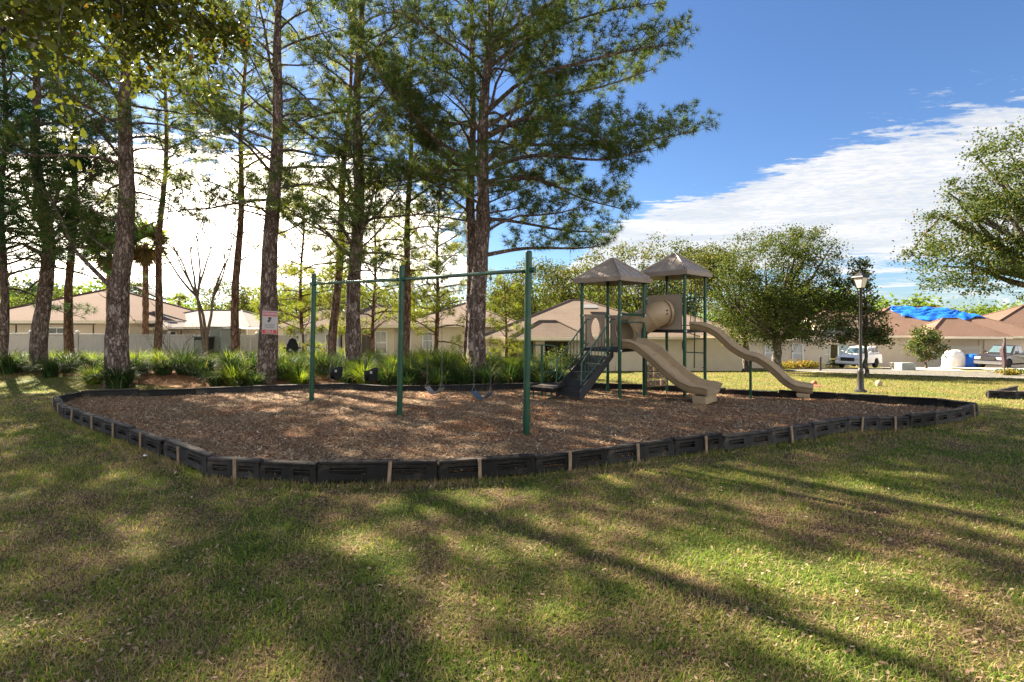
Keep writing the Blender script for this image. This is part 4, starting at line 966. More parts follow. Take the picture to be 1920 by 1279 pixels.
anchors = [(ux(221, 17), 17, 'the thickest left pine'), (ux(497, 17.5), 17.5, 'the warning sign pine'), (ux(660, 19), 19, 'the dark clumped pine'), (ux(890, 18.5), 18.5, 'the twin right hand trunks'),
           (ux(75, 20), 20, 'the stout pine second from the left'), (ux(293, 23), 23, 'the slim reddish pine'), (ux(440, 22), 22, 'the slim straight pine'), (ux(622, 22), 22, 'the right leaning reddish pine'), (ux(758, 22), 22, 'the slender swing post pine')]
def clump(x, y, s, lab=None, bright=None):
    global ncl_
    k = rg.randrange(4); bright = (rg.random() < .5 if y > 20 else rg.random() < .08) if bright is None else bright
    o = bpy.data.objects.new('strap_grass_clump', CM[(k, int(bright))]); C.objects.link(o)
    o.location = (x, y, h(x, y)+.015); o.rotation_euler = (0, 0, rg.uniform(0, 6.28)); o.scale = (s*rg.uniform(.9, 1.15), s*rg.uniform(.9, 1.15), s*rg.uniform(.62, .88))
    global CL
    near = min(anchors, key=lambda q: (q[0]-x)**2+(q[1]-y)**2); side = 'left of' if x < near[0]-.5 else 'right of' if x > near[0]+.5 else 'in front of' if y < near[1] else 'behind'
    if not lab: CL.append((o, 'bright' if bright else 'dark', 'front row' if y < 17.9 else 'second row' if y < 19.8 else 'middle row' if y < 22 else 'back row', side, near[2], abs(x-near[0])))
    tag(o, lab or 'x', 'ornamental grass', 'strap leaved grass clumps in the pine bed')
    ncl_ += 1; placed.append((x, y))
for u, v, Y, s, b, lab in [(95, 714, 18.2, 1.0, 0, 'large dark rounded clump at the left end of the bed, nearest the lawn'), (222, 712, 16.6, 1.15, 0, 'dark fountain of strap leaves hugging the foot of the thickest left pine'), (20, 700, 19, 1.25, 0, 'broad dark clump at the far left edge of the picture'),
                           (175, 712, 17.3, 1.0, 1, 'bright clump just left of the thickest left pine, beside the lawn'), (405, 718, 16.8, .85, 0, 'low clump touching the back of the black border, first from the left'), (440, 718, 16.7, .9, 1, 'low bright clump behind the black border left of the sign pine'), (478, 718, 16.6, .8, 0, 'low clump against the left foot of the sign pine')]:
    clump(ux(u, Y), Y, s, lab, b)
for (x, y) in [(-4.9,16.7),(-4.1,16.5),(-3.2,16.3),(-2.4,16.4),(-1.6,16.2),(-.8,16.3),(.0,16.5),(.8,16.8),(-5.6,17.2),(1.5,17.2),(2.1,17.8),(1.2,18.0),(.3,17.6)]: clump(x+rg.uniform(-.15, .15), y+rg.uniform(-.1, .3), rg.uniform(.8, 1.05))
tries = 0
while ncl_ < 262 and tries < 9000:
    tries += 1; y = rg.uniform(16.7, 25.2); x = rg.uniform(-24, 2.4)
    if x < -9.5 and y < 17.6+(-9.5-x)*.18: continue
    if -8.2 < x < -7.2 and y < 17.3: continue
    if -6.9 < x < -4.9 and y < 17.7 or (-3 < x < -.3 and 17.2 < y < 18.3 and rg.random() < .7): continue
    if -12.4 < x < -11.2 and y < 17.6: continue
    if x/y*F+960 < -60: continue
    if any((x-a)**2+(y-b)**2 < (.50 if y < 20 else .62)**2 for a, b in placed) or any((x-a[0])**2+(y-a[1])**2 < .35**2 for a in anchors): continue
    clump(x, y, rg.uniform(.75, 1.12)*(.72 if x > -.8 else .8 if y > 22 else 1))

by = {}
for c in CL: by.setdefault(c[1:5], []).append(c)
ORD = ['nearest', 'second', 'third', 'fourth', 'fifth', 'sixth', 'seventh', 'eighth', 'ninth', 'tenth', 'eleventh', 'twelfth', 'thirteenth', 'fourteenth']
for (tone, row, side, near), L in by.items():
    L.sort(key=lambda c: c[5])
    for i, c in enumerate(L):
        t_ = tone+' strap leaved clump, '+row+', '+((ORD[min(i, 13)]+' ') if len(L) > 1 else '')+side+' '+near
        c[0]['label'] = t_ if len(t_.split()) <= 16 else t_.replace('strap leaved clump', 'strappy clump').replace('in front of', 'before')
# ------------------------------------------------------------ black plastic border timbers round the mulch
pb = thing('playground_border', 'ring of black plastic border timbers with wooden stakes around the mulch', 'edging', (0, 6.5, 0)); po = Vector((0, 6.5, 0))
rg = random.Random(4)
def timber(L, hh=.30, th=.10):
    """one timber, local x along, y outwards negative: real slots through an outer web"""
    m = MB(); T_ = .022
    m.cbox((0, .012, hh-.02), (L-.02, th+.015, .045), ch=.012)                   # cap
    m.box((0, th/2-.012, hh/2-.022), (L-.03, .02, hh-.05))                       # inner sheet
    sl = [(-L*.25, L*.30), (L*.25, L*.30)]; zs0, zs1 = hh*.46, hh*.74
    X_ = [-L/2+.012]
    for c, w_ in sl: X_ += [c-w_/2, c+w_/2]
    X_.append(L/2-.012)
    for i in range(0, len(X_)-1, 2): m.box(((X_[i]+X_[i+1])/2, -th/2+T_/2, (zs0+zs1)/2), (X_[i+1]-X_[i], T_, zs1-zs0))
    m.box((0, -th/2+T_/2, (zs1+hh-.044)/2), (L-.024, T_, hh-.044-zs1)); m.box((0, -th/2+T_/2, (zs0+hh*.22)/2), (L-.024, T_, zs0-hh*.22))
    for x0_, x1_ in ((-L/2+.012, -L*.40), (-L*.12, L*.12), (L*.40, L/2-.012)): m.box(((x0_+x1_)/2, -th/2+T_/2+.003, hh*.10), (x1_-x0_, T_, hh*.235))
    for c, w_ in sl: m.cbox((c, -th/2+.004, (zs0+zs1)/2+.012), (w_*.98, .012, .012), ch=.003)
    m.tube([(-L/2+.02, -th*.1, -.02), (-L/2+.02, -th*.1, hh-.05)], .035, 8)
    return m
segs = list(zip(border[:-1], border[1:]))+list(zip(back[:-1], back[1:]))
TM = None
for i, ((x0, y0), (x1, y1)) in enumerate(segs):
    L = math.hypot(x1-x0, y1-y0); a = math.atan2(y1-y0, x1-x0); nsub = 2 if L > 1.62 else 1
    for k in range(nsub):
        t = (k+.5)/nsub; x = x0+(x1-x0)*t; y = y0+(y1-y0)*t; Ls = L/nsub
        front = i < len(border)-1
        m = timber(1.2)
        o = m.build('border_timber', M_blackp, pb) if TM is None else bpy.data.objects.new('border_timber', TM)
        if TM is None: TM = o.data
        else: C.objects.link(o); o.parent = pb
        o.scale = (Ls/1.2, 1, 1); g = h(x, y)
        sl_ = math.atan2(h(x1, y1)-h(x0, y0), L)
        o.location = Vector((x, y, g-.02+rg.uniform(-.022, .018)))-po; o.rotation_euler = (rg.uniform(-.08, .08), -sl_+rg.uniform(-.016, .016), a+rg.uniform(-.022, .022))
        if front and rg.random() < .82:
            f = rg.uniform(-.12, .1)*Ls; nx_, ny_ = math.sin(a), -math.cos(a); w_ = .045
            m = MB(); m.cbox((0, 0, 0), (w_, .022, .34+rg.uniform(-.04, .02)), (rg.uniform(-.04, .04), rg.uniform(-.08, .08), a), .004)
            s = m.build('stake', M_stake, pb); s.location = Vector((x+math.cos(a)*f+nx_*.075, y+math.sin(a)*f+ny_*.075, g+.13))-po
# second, small ring far right
p2 = thing('playground_border', 'short bent run of black border timbers alone on the far right lawn', 'edging', (ux(1890, 16), 15.5, 0)); q0 = p2.location.copy()
for (x0, y0), (x1, y1) in [((ux(1905, 16.4), 16.4), (ux(1852, 15.0), 15.0)), ((ux(1852, 15.0), 15.0), (ux(1892, 14.9), 14.75)), ((ux(1892, 14.9), 14.75), (ux(1940, 14.9), 14.6))]:
    L = math.hypot(x1-x0, y1-y0); a = math.atan2(y1-y0, x1-x0); o = bpy.data.objects.new('border_timber', TM); C.objects.link(o); o.parent = p2; o.scale = (L/1.2, 1, .8)
    o.location = Vector(((x0+x1)/2, (y0+y1)/2, h((x0+x1)/2, (y0+y1)/2)-.01))-q0; o.rotation_euler = (0, 0, a)

# ------------------------------------------------------------ swing set
P0, P1, P2 = (ux(584, 13.1), 13.1), (ux(749, 10.85), 10.85), (ux(986.5, 9.05), 9.05)
sw = thing('swing_set', 'dark green steel swing frame of three posts and two overhead beams', 'swing set', (P1[0], P1[1], hm(*P1))); so_ = sw.location.copy()
tops = []
for (x, y), tv, ru in ((P0, 513, .058), (P1, 497, .060), (P2, 470, .060)):
    zt_ = CH+(607-tv)/F*y; lean = .045*y/9; g = hm(x, y)-.04
    m = MB(); m.lathe([(ru, g), (ru, zt_-.05), (ru*.96, zt_-.02), (ru*.7, zt_-.003), (ru*.2, zt_)], (0, 0, 0), 20)
    m.v = [(vx+x+lean*(vz-g)/3.2-so_.x, vy+y-so_.y, vz-so_.z) for vx, vy, vz in m.v]; m.build('post', M_green, sw, smooth=True); tops.append(lambda z, x=x, y=y, l=lean, g=g: Vector((x+l*(z-g)/3.2, y, z)))
zb_ = [CH+(607-532)/F*P0[1], CH+(607-524)/F*P1[1], CH+(607-507)/F*P2[1]]
bp = [tops[i](zb_[i]) for i in range(3)]
for i in (0, 1):
    m = MB(); m.tube([bp[i]-so_, bp[i+1]-so_], .037, 14); m.build('beam', M_beam, sw, smooth=True)
for i in range(3):
    m = MB(); d = (bp[min(i+1, 2)]-bp[max(i-1, 0)]).normalized(); m.lathe([(.045, -.13), (.05, -.1), (.05, .1), (.045, .13)], bp[i]-so_, 14, d); m.build('beam_clamp', M_green, sw, smooth=True)
def chain(name, a, b, par, ln=.055):
    """ring links in alternating planes"""
    a = Vector(a); b = Vector(b); L = (b-a).length; n = max(2, int(L/(ln*.80))); d = (b-a).normalized(); u, v = perp(d); m = MB()
    for k in range(n):
        c = a+d*(L*(k+.5)/n); s_ = u if k % 2 else v; r = .0028
        pts = [c+d*(ln*.5*math.cos(t))+s_*(ln*.24*math.sin(t)) for t in np.linspace(0, 2*PI, 7)]
        m.tube(pts, r, 3, cap=False)
    return m.build(name, M_steel, par)
def bolt_hanger(c, par): m = MB(); m.lathe([(.012, 0), (.014, -.05), (.03, -.06), (.03, -.09), (.01, -.11)], c, 8); return m.build('hanger', M_steel, par)
bay = [(bp[0], bp[1]), (bp[1], bp[2])]
def swing_frame(bi, t, half):
    A, B = bay[bi]; d = (B-A); L = d.length; d.normalize(); c = A.lerp(B, t); return c, d, Vector((d.x, d.y, 0)).normalized()
def belt_swing(label, bi, t, zseat, mt, half=.20, push=0):
    c, d, e = swing_frame(bi, t, half); nrm = Vector((-e.y, e.x, 0)); base = Vector((c.x, c.y, 0))+nrm*push; base.z = zseat
    r = thing('belt_swing', label, 'swing', base, 0, 'swings hanging from the green frame')
    prof = []; path = [base+e*(half*s)+Vector((0, 0, .13*abs(s)**1.7))-base for s in np.linspace(-1, 1, 15)]
    m = MB(); m.sweep(path, [(-.075, -.006), (.075, -.006), (.075, .006), (-.075, .006)], nrm); m.build('seat', mt, r, smooth=True)
    for s in (-1, 1):
        tip = path[0 if s < 0 else -1]; g = MB(); g.tube([tip+nrm*.07, tip+Vector((0, 0, .10)), tip-nrm*.07, tip+nrm*.07], .006, 6); g.build('triangle_ring', M_steel, r)
        topp = c+d*(s*half*1.0)-base-Vector((0, 0, .13)); bolt_hanger(c+d*(s*half)-base-Vector((0, 0, .022)), r); chain('chain', tip+Vector((0, 0, .10)), topp, r)
belt_swing('weathered grey belt swing, left one in the front bay', 1, .294, CH-131/F*10.35, M_grey)
belt_swing('blue grey belt swing beside the tallest front post', 1, .675, CH-140/F*9.7, M_blue)
def bucket_swing(label, bi, t, zb0):
    c, d, e = swing_frame(bi, t, .17); nrm = Vector((-e.y, e.x, 0)); base = Vector((c.x, c.y, zb0)); r = thing('bucket_swing', label, 'swing', base, 0, 'swings hanging from the green frame')
    m = MB(); k0 = 0; rows = [(.05, 0.0), (.125, .03), (.155, .10), (.165, .20), (.175, .27)]
    n = 18
    for (rr, z) in rows:
        for j in range(n):
            a = 2*PI*j/n; hi = .045*math.cos(a)*(z > .15); q = e*(rr*math.cos(a)*1.05)+nrm*(rr*.85*math.sin(a)); m.v.append((q.x, q.y, z+hi+.02*math.cos(2*a)*(z > .15)))
    for i in range(len(rows)-1):
        for j in range(n):
            if i in (1,) and j in (3, 4, 5, 12, 13, 14): continue      # leg holes
            a = i*n+j; b = i*n+(j+1) % n; m.f.append((a, b, b+n, a+n))
    m.f.append(tuple(range(n))[::-1]); o = m.build('seat', M_bin, r, smooth=True); sd_ = o.modifiers.new('shell', 'SOLIDIFY'); sd_.thickness = .012
    q = e*.13-nrm*.10; m = MB(); m.cbox((q.x, q.y, .235), (.11, .012, .06), (0, 0, math.atan2(e.y, e.x)), .003); m.build('label_plate', M_signw, r)
    for s in (-1, 1):
        j = e*(s*.175)+Vector((0, 0, .55)); g = MB()
        for q in (-1, 1): g.tube([e*(s*.165)+nrm*(q*.08)+Vector((0, 0, .28+.04*s)), j], .006, 6)
        g.build('strap', M_grey, r); bolt_hanger(c+d*(s*.175)-base-Vector((0, 0, .022)), r); chain('chain', j, c+d*(s*.175)-base-Vector((0, 0, .13)), r)
bucket_swing('black toddler bucket swing nearest the rear post', 0, .29, CH-106/F*12.4)
bucket_swing('black toddler bucket swing nearest the middle post', 0, .69, CH-109/F*11.6)

# ------------------------------------------------------------ play structure
O = Vector((2.9, 14.6, 0)); ps = thing('play_structure', 'two towered playground climber with brown peaked roofs, tan slides and tunnel', 'playset', (O.x, O.y, hm(O.x, O.y)-.02)); O = ps.location.copy()
def L_(p): return Vector(p)-O
c1 = Vector((2.87, 14.55, 0)); c2 = Vector((4.845, 15.2, 0)); hd = .88
Z1_, Z2_ = 1.33, 1.84
def corners(c, a0=math.radians(-1)):
    return [c+Vector((hd*math.cos(a0+k*PI/2), hd*math.sin(a0+k*PI/2), 0)) for k in range(4)]      # right, back, left, front
D1, B1, A1, F1 = corners(c1); D2, B2, A2, F2 = corners(c2)
F1 = F1+Vector((.02, 0, 0)); 
def post(p, zt_, r=.047):
    g = hm(p.x, p.y)-.05; m = MB(); m.lathe([(r, g), (r, zt_)], (p.x-O.x, p.y-O.y, -O.z), 16); return m.build('post', M_green, ps, smooth=True)
for p in (D1, B1, A1, F1): post(p, 3.36)
for p in (D2, B2, A2, F2): post(p, 3.60)
for k, (p, z) in enumerate([(q, z) for q in (D1, B1, A1, F1) for z in (Z1_, Z1_+.95)]+[(q, z) for q in (D2, B2, A2, F2) for z in (Z2_, Z2_+.95)]):
    m = MB(); m.lathe([(.048, -.035), (.058, -.03), (.058, .03), (.048, .035)], (p.x-O.x, p.y-O.y, z-O.z), 14); cl_ = m.build('clamp', M_green2, ps, smooth=True)
    m = MB(); m.lathe([(.02, 0), (.022, .012), (.012, .022), (.001, .024)], (p.x-O.x+.025, p.y-O.y-.052, z-O.z), 8, Vector((.35, -.93, 0))); m.build('bolt_cap', M_white, cl_, smooth=True)
def proof(c, ze, zp, R_):
    r = R_; m = MB(); k = 4; e = .11
    pts = [c+Vector((r*math.cos(a), r*math.sin(a), 0)) for a in (math.radians(-1)+i*PI/2 for i in range(4))]
    v = [L_((p.x, p.y, ze-e)) for p in pts]+[L_((p.x, p.y, ze)) for p in pts]
    ins = [L_(c+(p-c)*.93+Vector((0, 0, ze+.03))) for p in pts]; apx = [L_(c+(p-c)*.035+Vector((0, 0, zp))) for p in pts]
    inb = [L_(c+(p-c)*.955+Vector((0, 0, ze-e))) for p in pts]; inn = [L_(c+(p-c)*.06+Vector((0, 0, zp-.07))) for p in pts]
    m.v = [tuple(q) for q in v+ins+apx+inb+inn]; f = []
    for i in range(4):
        j = (i+1) % 4
        f += [(i, j, 4+j, 4+i), (4+i, 4+j, 8+j, 8+i), (8+i, 8+j, 12+j, 12+i), (i, 16+i, 16+j, j), (16+i, 20+i, 20+j, 16+j)]
    f += [(12, 13, 14, 15), (23, 22, 21, 20)]; m.f = f; ro = m.build('roof', M_roofp, ps, bevel=.012)
    g = MB()
    for i in range(4):        # hip ridges and raised seams
        j = (i+1) % 4; a = Vector(ins[i]); b = Vector(ins[j]); ap = Vector(apx[i]); g.tube([a+Vector((0, 0, .012)), ap+Vector((0, 0, .012))], .028, 6)
        nrm = (b-a).cross(ap-a).normalized(); nrm = -nrm if nrm.z < 0 else nrm
        for t in (.2, .4, .6, .8):
            s = a.lerp(b, t); tt = min(t, 1-t)*2; hpt = s.lerp(Vector(apx[i]).lerp(Vector(apx[j]), t), .96*tt+.0) if False else None
            up = (Vector(apx[i]).lerp(Vector(apx[j]), .5)-a.lerp(b, .5)); e2 = s+up*min(.93, tt*.97)
            g.tube([s+nrm*.004, e2+nrm*.004], .016, 5)
    g.build('ridge', M_roofe if False else M_roofp, ro)
    g = MB()
    for i in range(4):
        j = (i+1) % 4; a = pts[i]; b = pts[j]; mid = (a+b)/2; an = math.atan2(b.y-a.y, b.x-a.x); q = L_((mid.x, mid.y, ze-e*.5)); n_ = Vector((mid.x-c.x, mid.y-c.y, 0)).normalized()*.004
        g.box(q+n_, ((b-a).length, .012, e+.02), (0, 0, an))
    g.build('roof_edge', M_roofe, ro)
proof(c1, 3.31, 3.90, 1.12); proof(c2, 3.54, 4.12, 1.09)
# decks
def deck(c, z):
    m = MB(); a0 = math.radians(-1); r = hd-.02
    q = [(c.x-O.x+r*math.cos(a0+i*PI/2), c.y-O.y+r*math.sin(a0+i*PI/2)) for i in range(4)]; m.prism(q, z-.09-O.z, z-O.z); return m.build('deck', M_black, ps)
Z1, Z2 = 1.37, 1.88
deck(c1, Z1); deck(c2, Z2)
def panel(p, q, z0, z1, hole=None, t=.035, mt=None, name='panel', inset=.07):
    """vertical panel between two posts, with an optional elliptical hole (cx fraction, cz, rx, rz)"""
    p = Vector((p.x, p.y, 0)); q = Vector((q.x, q.y, 0)); e = (q-p).normalized(); p = p+e*inset; q = q-e*inset; L = (q-p).length; n = Vector((-e.y, e.x, 0)); m = MB()
    P3 = lambda s, z, w_: L_(p+e*s+n*w_+Vector((0, 0, z)))
    if hole is None: m.prism([(0, z0), (L, z0), (L, z1), (0, z1)], -t/2, t/2, P3); return m.build(name, mt or M_tan2, ps, bevel=.008)
    cx_, cz, rx, rz = hole[0]*L, hole[1], hole[2], hole[3]; n_ = 32; inner = [(cx_+rx*math.cos(2*PI*i/n_), cz+rz*math.sin(2*PI*i/n_)) for i in range(n_)]; outer = []
    for i in range(n_):
        dx, dz = math.cos(2*PI*i/n_), math.sin(2*PI*i/n_); tt = min(((L-cx_) if dx > 0 else cx_)/max(1e-6, abs(dx)), ((z1-cz) if dz > 0 else cz-z0)/max(1e-6, abs(dz))); outer.append((cx_+dx*tt, cz+dz*tt))
    for k, (sx_, sz) in enumerate(((L, z1), (0, z1), (0, z0), (L, z0))):     # snap nearest ring point to corners
        i = min(range(n_), key=lambda i: (outer[i][0]-sx_)**2+(outer[i][1]-sz)**2); outer[i] = (sx_, sz)
    for w_ in (-t/2, t/2): m.v += [tuple(P3(s, z, w_)) for s, z in inner]+[tuple(P3(s, z, w_)) for s, z in outer]
    for i in range(n_):
        j = (i+1) % n_; m.f += [(i, j, n_+j, n_+i), (2*n_+i, 3*n_+i, 3*n_+j, 2*n_+j), (i, 2*n_+i, 2*n_+j, j), (n_+i, n_+j, 3*n_+j, 3*n_+i)]
    o = m.build(name, mt or M_tan2, ps)
    rm = MB(); rm.tube([P3(s, z, -t/2) for s, z in inner]+[P3(*inner[0], -t/2)], .018, 6, cap=False); rm.build('hole_rim', mt or M_tan2, o, smooth=True)
    return o
panel(A1, B1, Z1-.02, 2.32, (.5, 1.90, .235, .335), inset=.16)
tunnel_hole = (.5, 1.83, .33, .33)
panel(B1, D1, Z1-.02, 2.30, tunnel_hole, inset=.10)
panel(A2, F2, Z2-.0, 2.88, (.5, 2.36, .33, .33), inset=.08)
# tunnel
def bez(a, b, c, d, n=18): return [a*(1-t)**3+b*3*t*(1-t)**2+c*3*t*t*(1-t)+d*t**3 for t in np.linspace(0, 1, n)]
ms = (B1+D1)/2; me_ = (A2+F2)/2; s0 = Vector((ms.x, ms.y, 1.83)); e0 = Vector((me_.x, me_.y, 2.36)); nd = Vector((.7, .7, 0))
pth = bez(s0, s0+nd*.35+Vector((.1, 0, .02)), e0-nd*.45+Vector((-.15, .05, -.02)), e0)
m = MB(); m.tube([L_(p) for p in pth], .365, 24, cap=False); tn = m.build('tunnel', M_tan, ps, smooth=True); sd_ = tn.modifiers.new('shell', 'SOLIDIFY'); sd_.thickness = .02
m = MB()
for k in (6, 12): 
    d = (pth[k+1]-pth[k-1]).normalized(); m.lathe([(.37, -.03), (.385, -.028), (.385, .028), (.37, .03)], L_(pth[k]), 24, d, cap=False)
for k in (0, 17):
    d = (pth[min(k+1, 17)]-pth[max(k-1, 0)]).normalized(); m.lathe([(.37, -.04), (.40, -.035), (.40, .035), (.37, .04)], L_(pth[k]+(nd*(.05 if k == 0 else -.05))), 24, d, cap=False)
m.build('tunnel_flange', M_tan, tn, smooth=True)
for k, s_ in ((3, -1), (9, 1), (10, 1), (15, 1), (15, -1)):
    u_, v_ = perp((pth[k+1]-pth[k-1]).normalized()); q = L_(pth[k])+(Vector((.3, -.92, 0)).normalized()*.372+Vector((0, 0, .05*s_+.04)))
    m = MB(); m.lathe([(.022, -.01), (.024, .006), (.01, .012)], q, 8, Vector((.3, -.92, .1))); m.build('tunnel_peephole', M_dark, tn)
# slides
def slide(path, lanes, wid, wdir, name, mt):
    hw = wid/2; rim = .235 if lanes == 2 else .20; b = .045
    top = [(-hw-.05, rim-.07), (-hw-.035, rim-.01), (-hw-.01, rim), (-hw+.02, rim-.015), (-hw+.05, .05), (-hw+.10, .008)]
    if lanes == 2: top += [(-hw*.3, 0), (-.085, .012), (-.04, .10), (0, .125), (.04, .10), (.085, .012), (hw*.3, 0)]
    else: top += [(0, -.012)]
    top += [(hw-.10, .008), (hw-.05, .05), (hw-.02, rim-.015), (hw+.01, rim), (hw+.035, rim-.01), (hw+.05, rim-.07)]
    bot = [(hw-.005, rim-.08), (hw-.03, .03), (hw-.09, -.03), (0, -.035), (-hw+.09, -.03), (-hw+.03, .03), (-hw+.005, rim-.08)]
    m = MB(); m.sweep([L_(p) for p in path], top+bot, wdir); return m.build(name, mt, ps, smooth=True)
sa = Vector(((F1.x+D1.x)/2, (F1.y+D1.y)/2, 0)); sdv = Vector((.79, -.61, 0)).normalized()
def sp(base, dv, prof, z0): return [base+dv*s+Vector((0, 0, z-z0*0)) for s, z in prof]
g0 = .30
pr = curve_pts([Vector((-.12, 0, Z1+.03)), Vector((.20, 0, Z1+.02)), Vector((.55, 0, 1.17)), Vector((1.0, 0, .80)), Vector((1.40, 0, .50)), Vector((1.75, 0, .355)), Vector((2.02, 0, .335)), Vector((2.16, 0, .30))], 5)
P1_ = [sa+sdv*q.x+Vector((0, 0, q.z)) for q in pr]; wd1 = Vector((.64, .77, 0)).normalized()
slide(P1_, 2, 1.02, wd1, 'double_slide', M_tan)
en = P1_[-1]; fb = hm(en.x, en.y)
m = MB(); m.prism([(-.15, fb+.06), (.19, fb+.06), (.17, .27), (-.17, .27)], -.40, .40, lambda a, b, w_: L_(Vector((en.x, en.y, 0))-sdv*.22+sdv*a+wd1*w_+Vector((0, 0, b)))); m.build('slide_foot', M_tan, ps, bevel=.02)
for s in (-.2, .2): MB().tube([L_(Vector((en.x, en.y, fb-.08))-sdv*.2+wd1*s), L_(Vector((en.x, en.y, fb+.1))-sdv*.2+wd1*s)], .02, 8).build('foot_pin', M_steel, ps)
# slide hood panel beside deck
sb = Vector(((F2.x+D2.x)/2, (F2.y+D2.y)/2, 0)); sd2 = Vector((.87, -.49, 0)).normalized(); wd2 = Vector((.52, .85, 0)).normalized()
pr = curve_pts([Vector((-.10, 0, Z2+.03)), Vector((.18, 0, Z2+.01)), Vector((.55, 0, 1.72)), Vector((.95, 0, 1.34)), Vector((1.30, 0, 1.12)), Vector((1.62, 0, 1.02)), Vector((1.95, 0, .78)), Vector((2.25, 0, .48)), Vector((2.5, 0, .33)), Vector((2.75, 0, .29)), Vector((2.92, 0, .27))], 5)
P2_ = [sb+sd2*q.x+Vector((0, 0, q.z)) for q in pr]
slide(P2_, 1, .56, wd2, 'long_slide', M_tan)
en = P2_[-1]; fb = hm(en.x, en.y)
m = MB(); m.prism([(-.13, fb+.13), (.15, fb+.13), (.15, .245), (-.15, .245)], -.24, .24, lambda a, b, w_: L_(Vector((en.x, en.y, 0))-sd2*.22+sd2*a+wd2*w_+Vector((0, 0, b)))); m.build('slide_foot', M_tan, ps, bevel=.02)
for s in (-.12, .12): MB().tube([L_(Vector((en.x, en.y, fb-.08))-sd2*.22+wd2*s), L_(Vector((en.x, en.y, fb+.2))-sd2*.22+wd2*s)], .018, 8).build('foot_pin', M_steel, ps)
q = sb+sd2*1.45; MB().tube([L_((q.x, q.y, hm(q.x, q.y)-.05)), L_((q.x, q.y, 1.04))], .034, 12).build('slide_support', M_green, ps, smooth=True)
# stairs to deck 1
st0 = Vector(((A1.x+F1.x)/2, (A1.y+F1.y)/2, 0)); dn = Vector((-.76, -.65, 0)).normalized(); wst = Vector((.68, -.73, 0)).normalized(); run = 1.22; zp = .34; nst = 5; hwid = .40
for k in range(nst):
    s0_ = run*(k+.5)/nst; z = Z1-(Z1-zp)*(k+1)/(nst+0)+.0
    z = Z1-(Z1-zp)*(k+1)/(nst+.0)+(Z1-zp)/nst*.0; c = st0+dn*(run*(k+.55)/nst)
    m = MB(); R_ = Matrix((tuple(dn), tuple(wst), (0, 0, 1))).transposed()
    m.prism([(-run/nst*.62, z-.03), (run/nst*.5, z-.03), (run/nst*.5, z+.005), (-run/nst*.62, z+.005)], -hwid+.03, hwid-.03, lambda a, b, w_: L_(c+dn*a+wst*w_+Vector((0, 0, b))))
    m.prism([(run/nst*.46, z-.19), (run/nst*.5, z-.19), (run/nst*.5, z-.032), (run/nst*.46, z-.032)], -hwid+.03, hwid-.03, lambda a, b, w_: L_(c+dn*a+wst*w_+Vector((0, 0, b))))
    m.build('step', M_black, ps)
for s in (-1, 1):
    m = MB(); w0 = s*hwid; pf = [(-.04, Z1-.02), (-.04, Z1-.22), (run-.02, .12), (run+.08, .12), (run+.08, zp-.02), (run-.04, zp+.12)]
    m.prism(pf, w0-.015, w0+.015, lambda a, b, w_: L_(st0+dn*a+wst*w_+Vector((0, 0, b)))); m.build('stringer', M_black, ps)
    # handrail with balusters
    r0 = Vector((0, 0, Z1+.80)); r1 = (run-.02, zp+.82)
    X3 = lambda a, z: L_(st0+dn*a+wst*(w0*1.04)+Vector((0, 0, z)))
    m = MB(); m.tube([X3(-.08, Z1+.80), X3(.05, Z1+.80), X3(run*.9, zp+.86), X3(run+.02, zp+.72), X3(run+.06, zp+.15)], .018, 8); m.tube([X3(-.02, Z1+.14), X3(run, zp+.22)], .014, 6); hr = m.build('handrail', M_green2, ps, smooth=True)
    for k in range(9):
        a = run*(k+.6)/9.4; zl = Z1+.14-(Z1-zp-.08)*a/run; zu = Z1+.80-(Z1-zp-.06)*max(0, a-.05)/(run*.9-.05)
        MB().tube([X3(a, zl), X3(a, min(zu, Z1+.80))], .011, 6).build('baluster', M_green2, hr)
# transfer platform
tp0 = Vector((.98, 13.75, 0)); g = hm(tp0.x, tp0.y)
m = MB(); R_ = Matrix.Rotation(math.atan2(dn.y, dn.x)+.25, 3, 'Z'); m.cbox(L_((tp0.x, tp0.y, .36)), (.86, .78, .04), R_, .01); m.cbox(L_((tp0.x, tp0.y, .30)), (.80, .72, .07), R_, .01); m.build('transfer_platform', M_blackp, ps)
for dx, dy in ((-.32, -.28), (.32, -.28), (-.32, .28), (.32, .28)):
    q = tp0+R_ @ Vector((dx, dy, 0)); MB().tube([L_((q.x, q.y, g-.05)), L_((q.x, q.y, .28))], .022, 8).build('platform_leg', M_green2, ps)
def hoop(pts, r=.017, name='grab_rail', mt=None, seg=8): return MB().tube([L_(p) for p in curve_pts(pts, 4)], r, seg).build(name, mt or M_green2, ps, smooth=True)
yb = 14.25
hoop([at(1003, 690, yb), at(997, 672, yb), at(998, 650, yb), at(1012, 647, yb), at(1036, 649, yb), at(1043, 655, yb), at(1044, 680, yb), at(1040, 696, yb), at(1018, 697, yb)])
hoop([at(998, 678, yb), at(1016, 678.5, yb)], .014)
q = at(1016, 646, yb); MB().tube([L_((q.x, q.y, hm(q.x, q.y)-.05)), L_(q)], .034, 10).build('rail_post', M_green, ps, smooth=True)
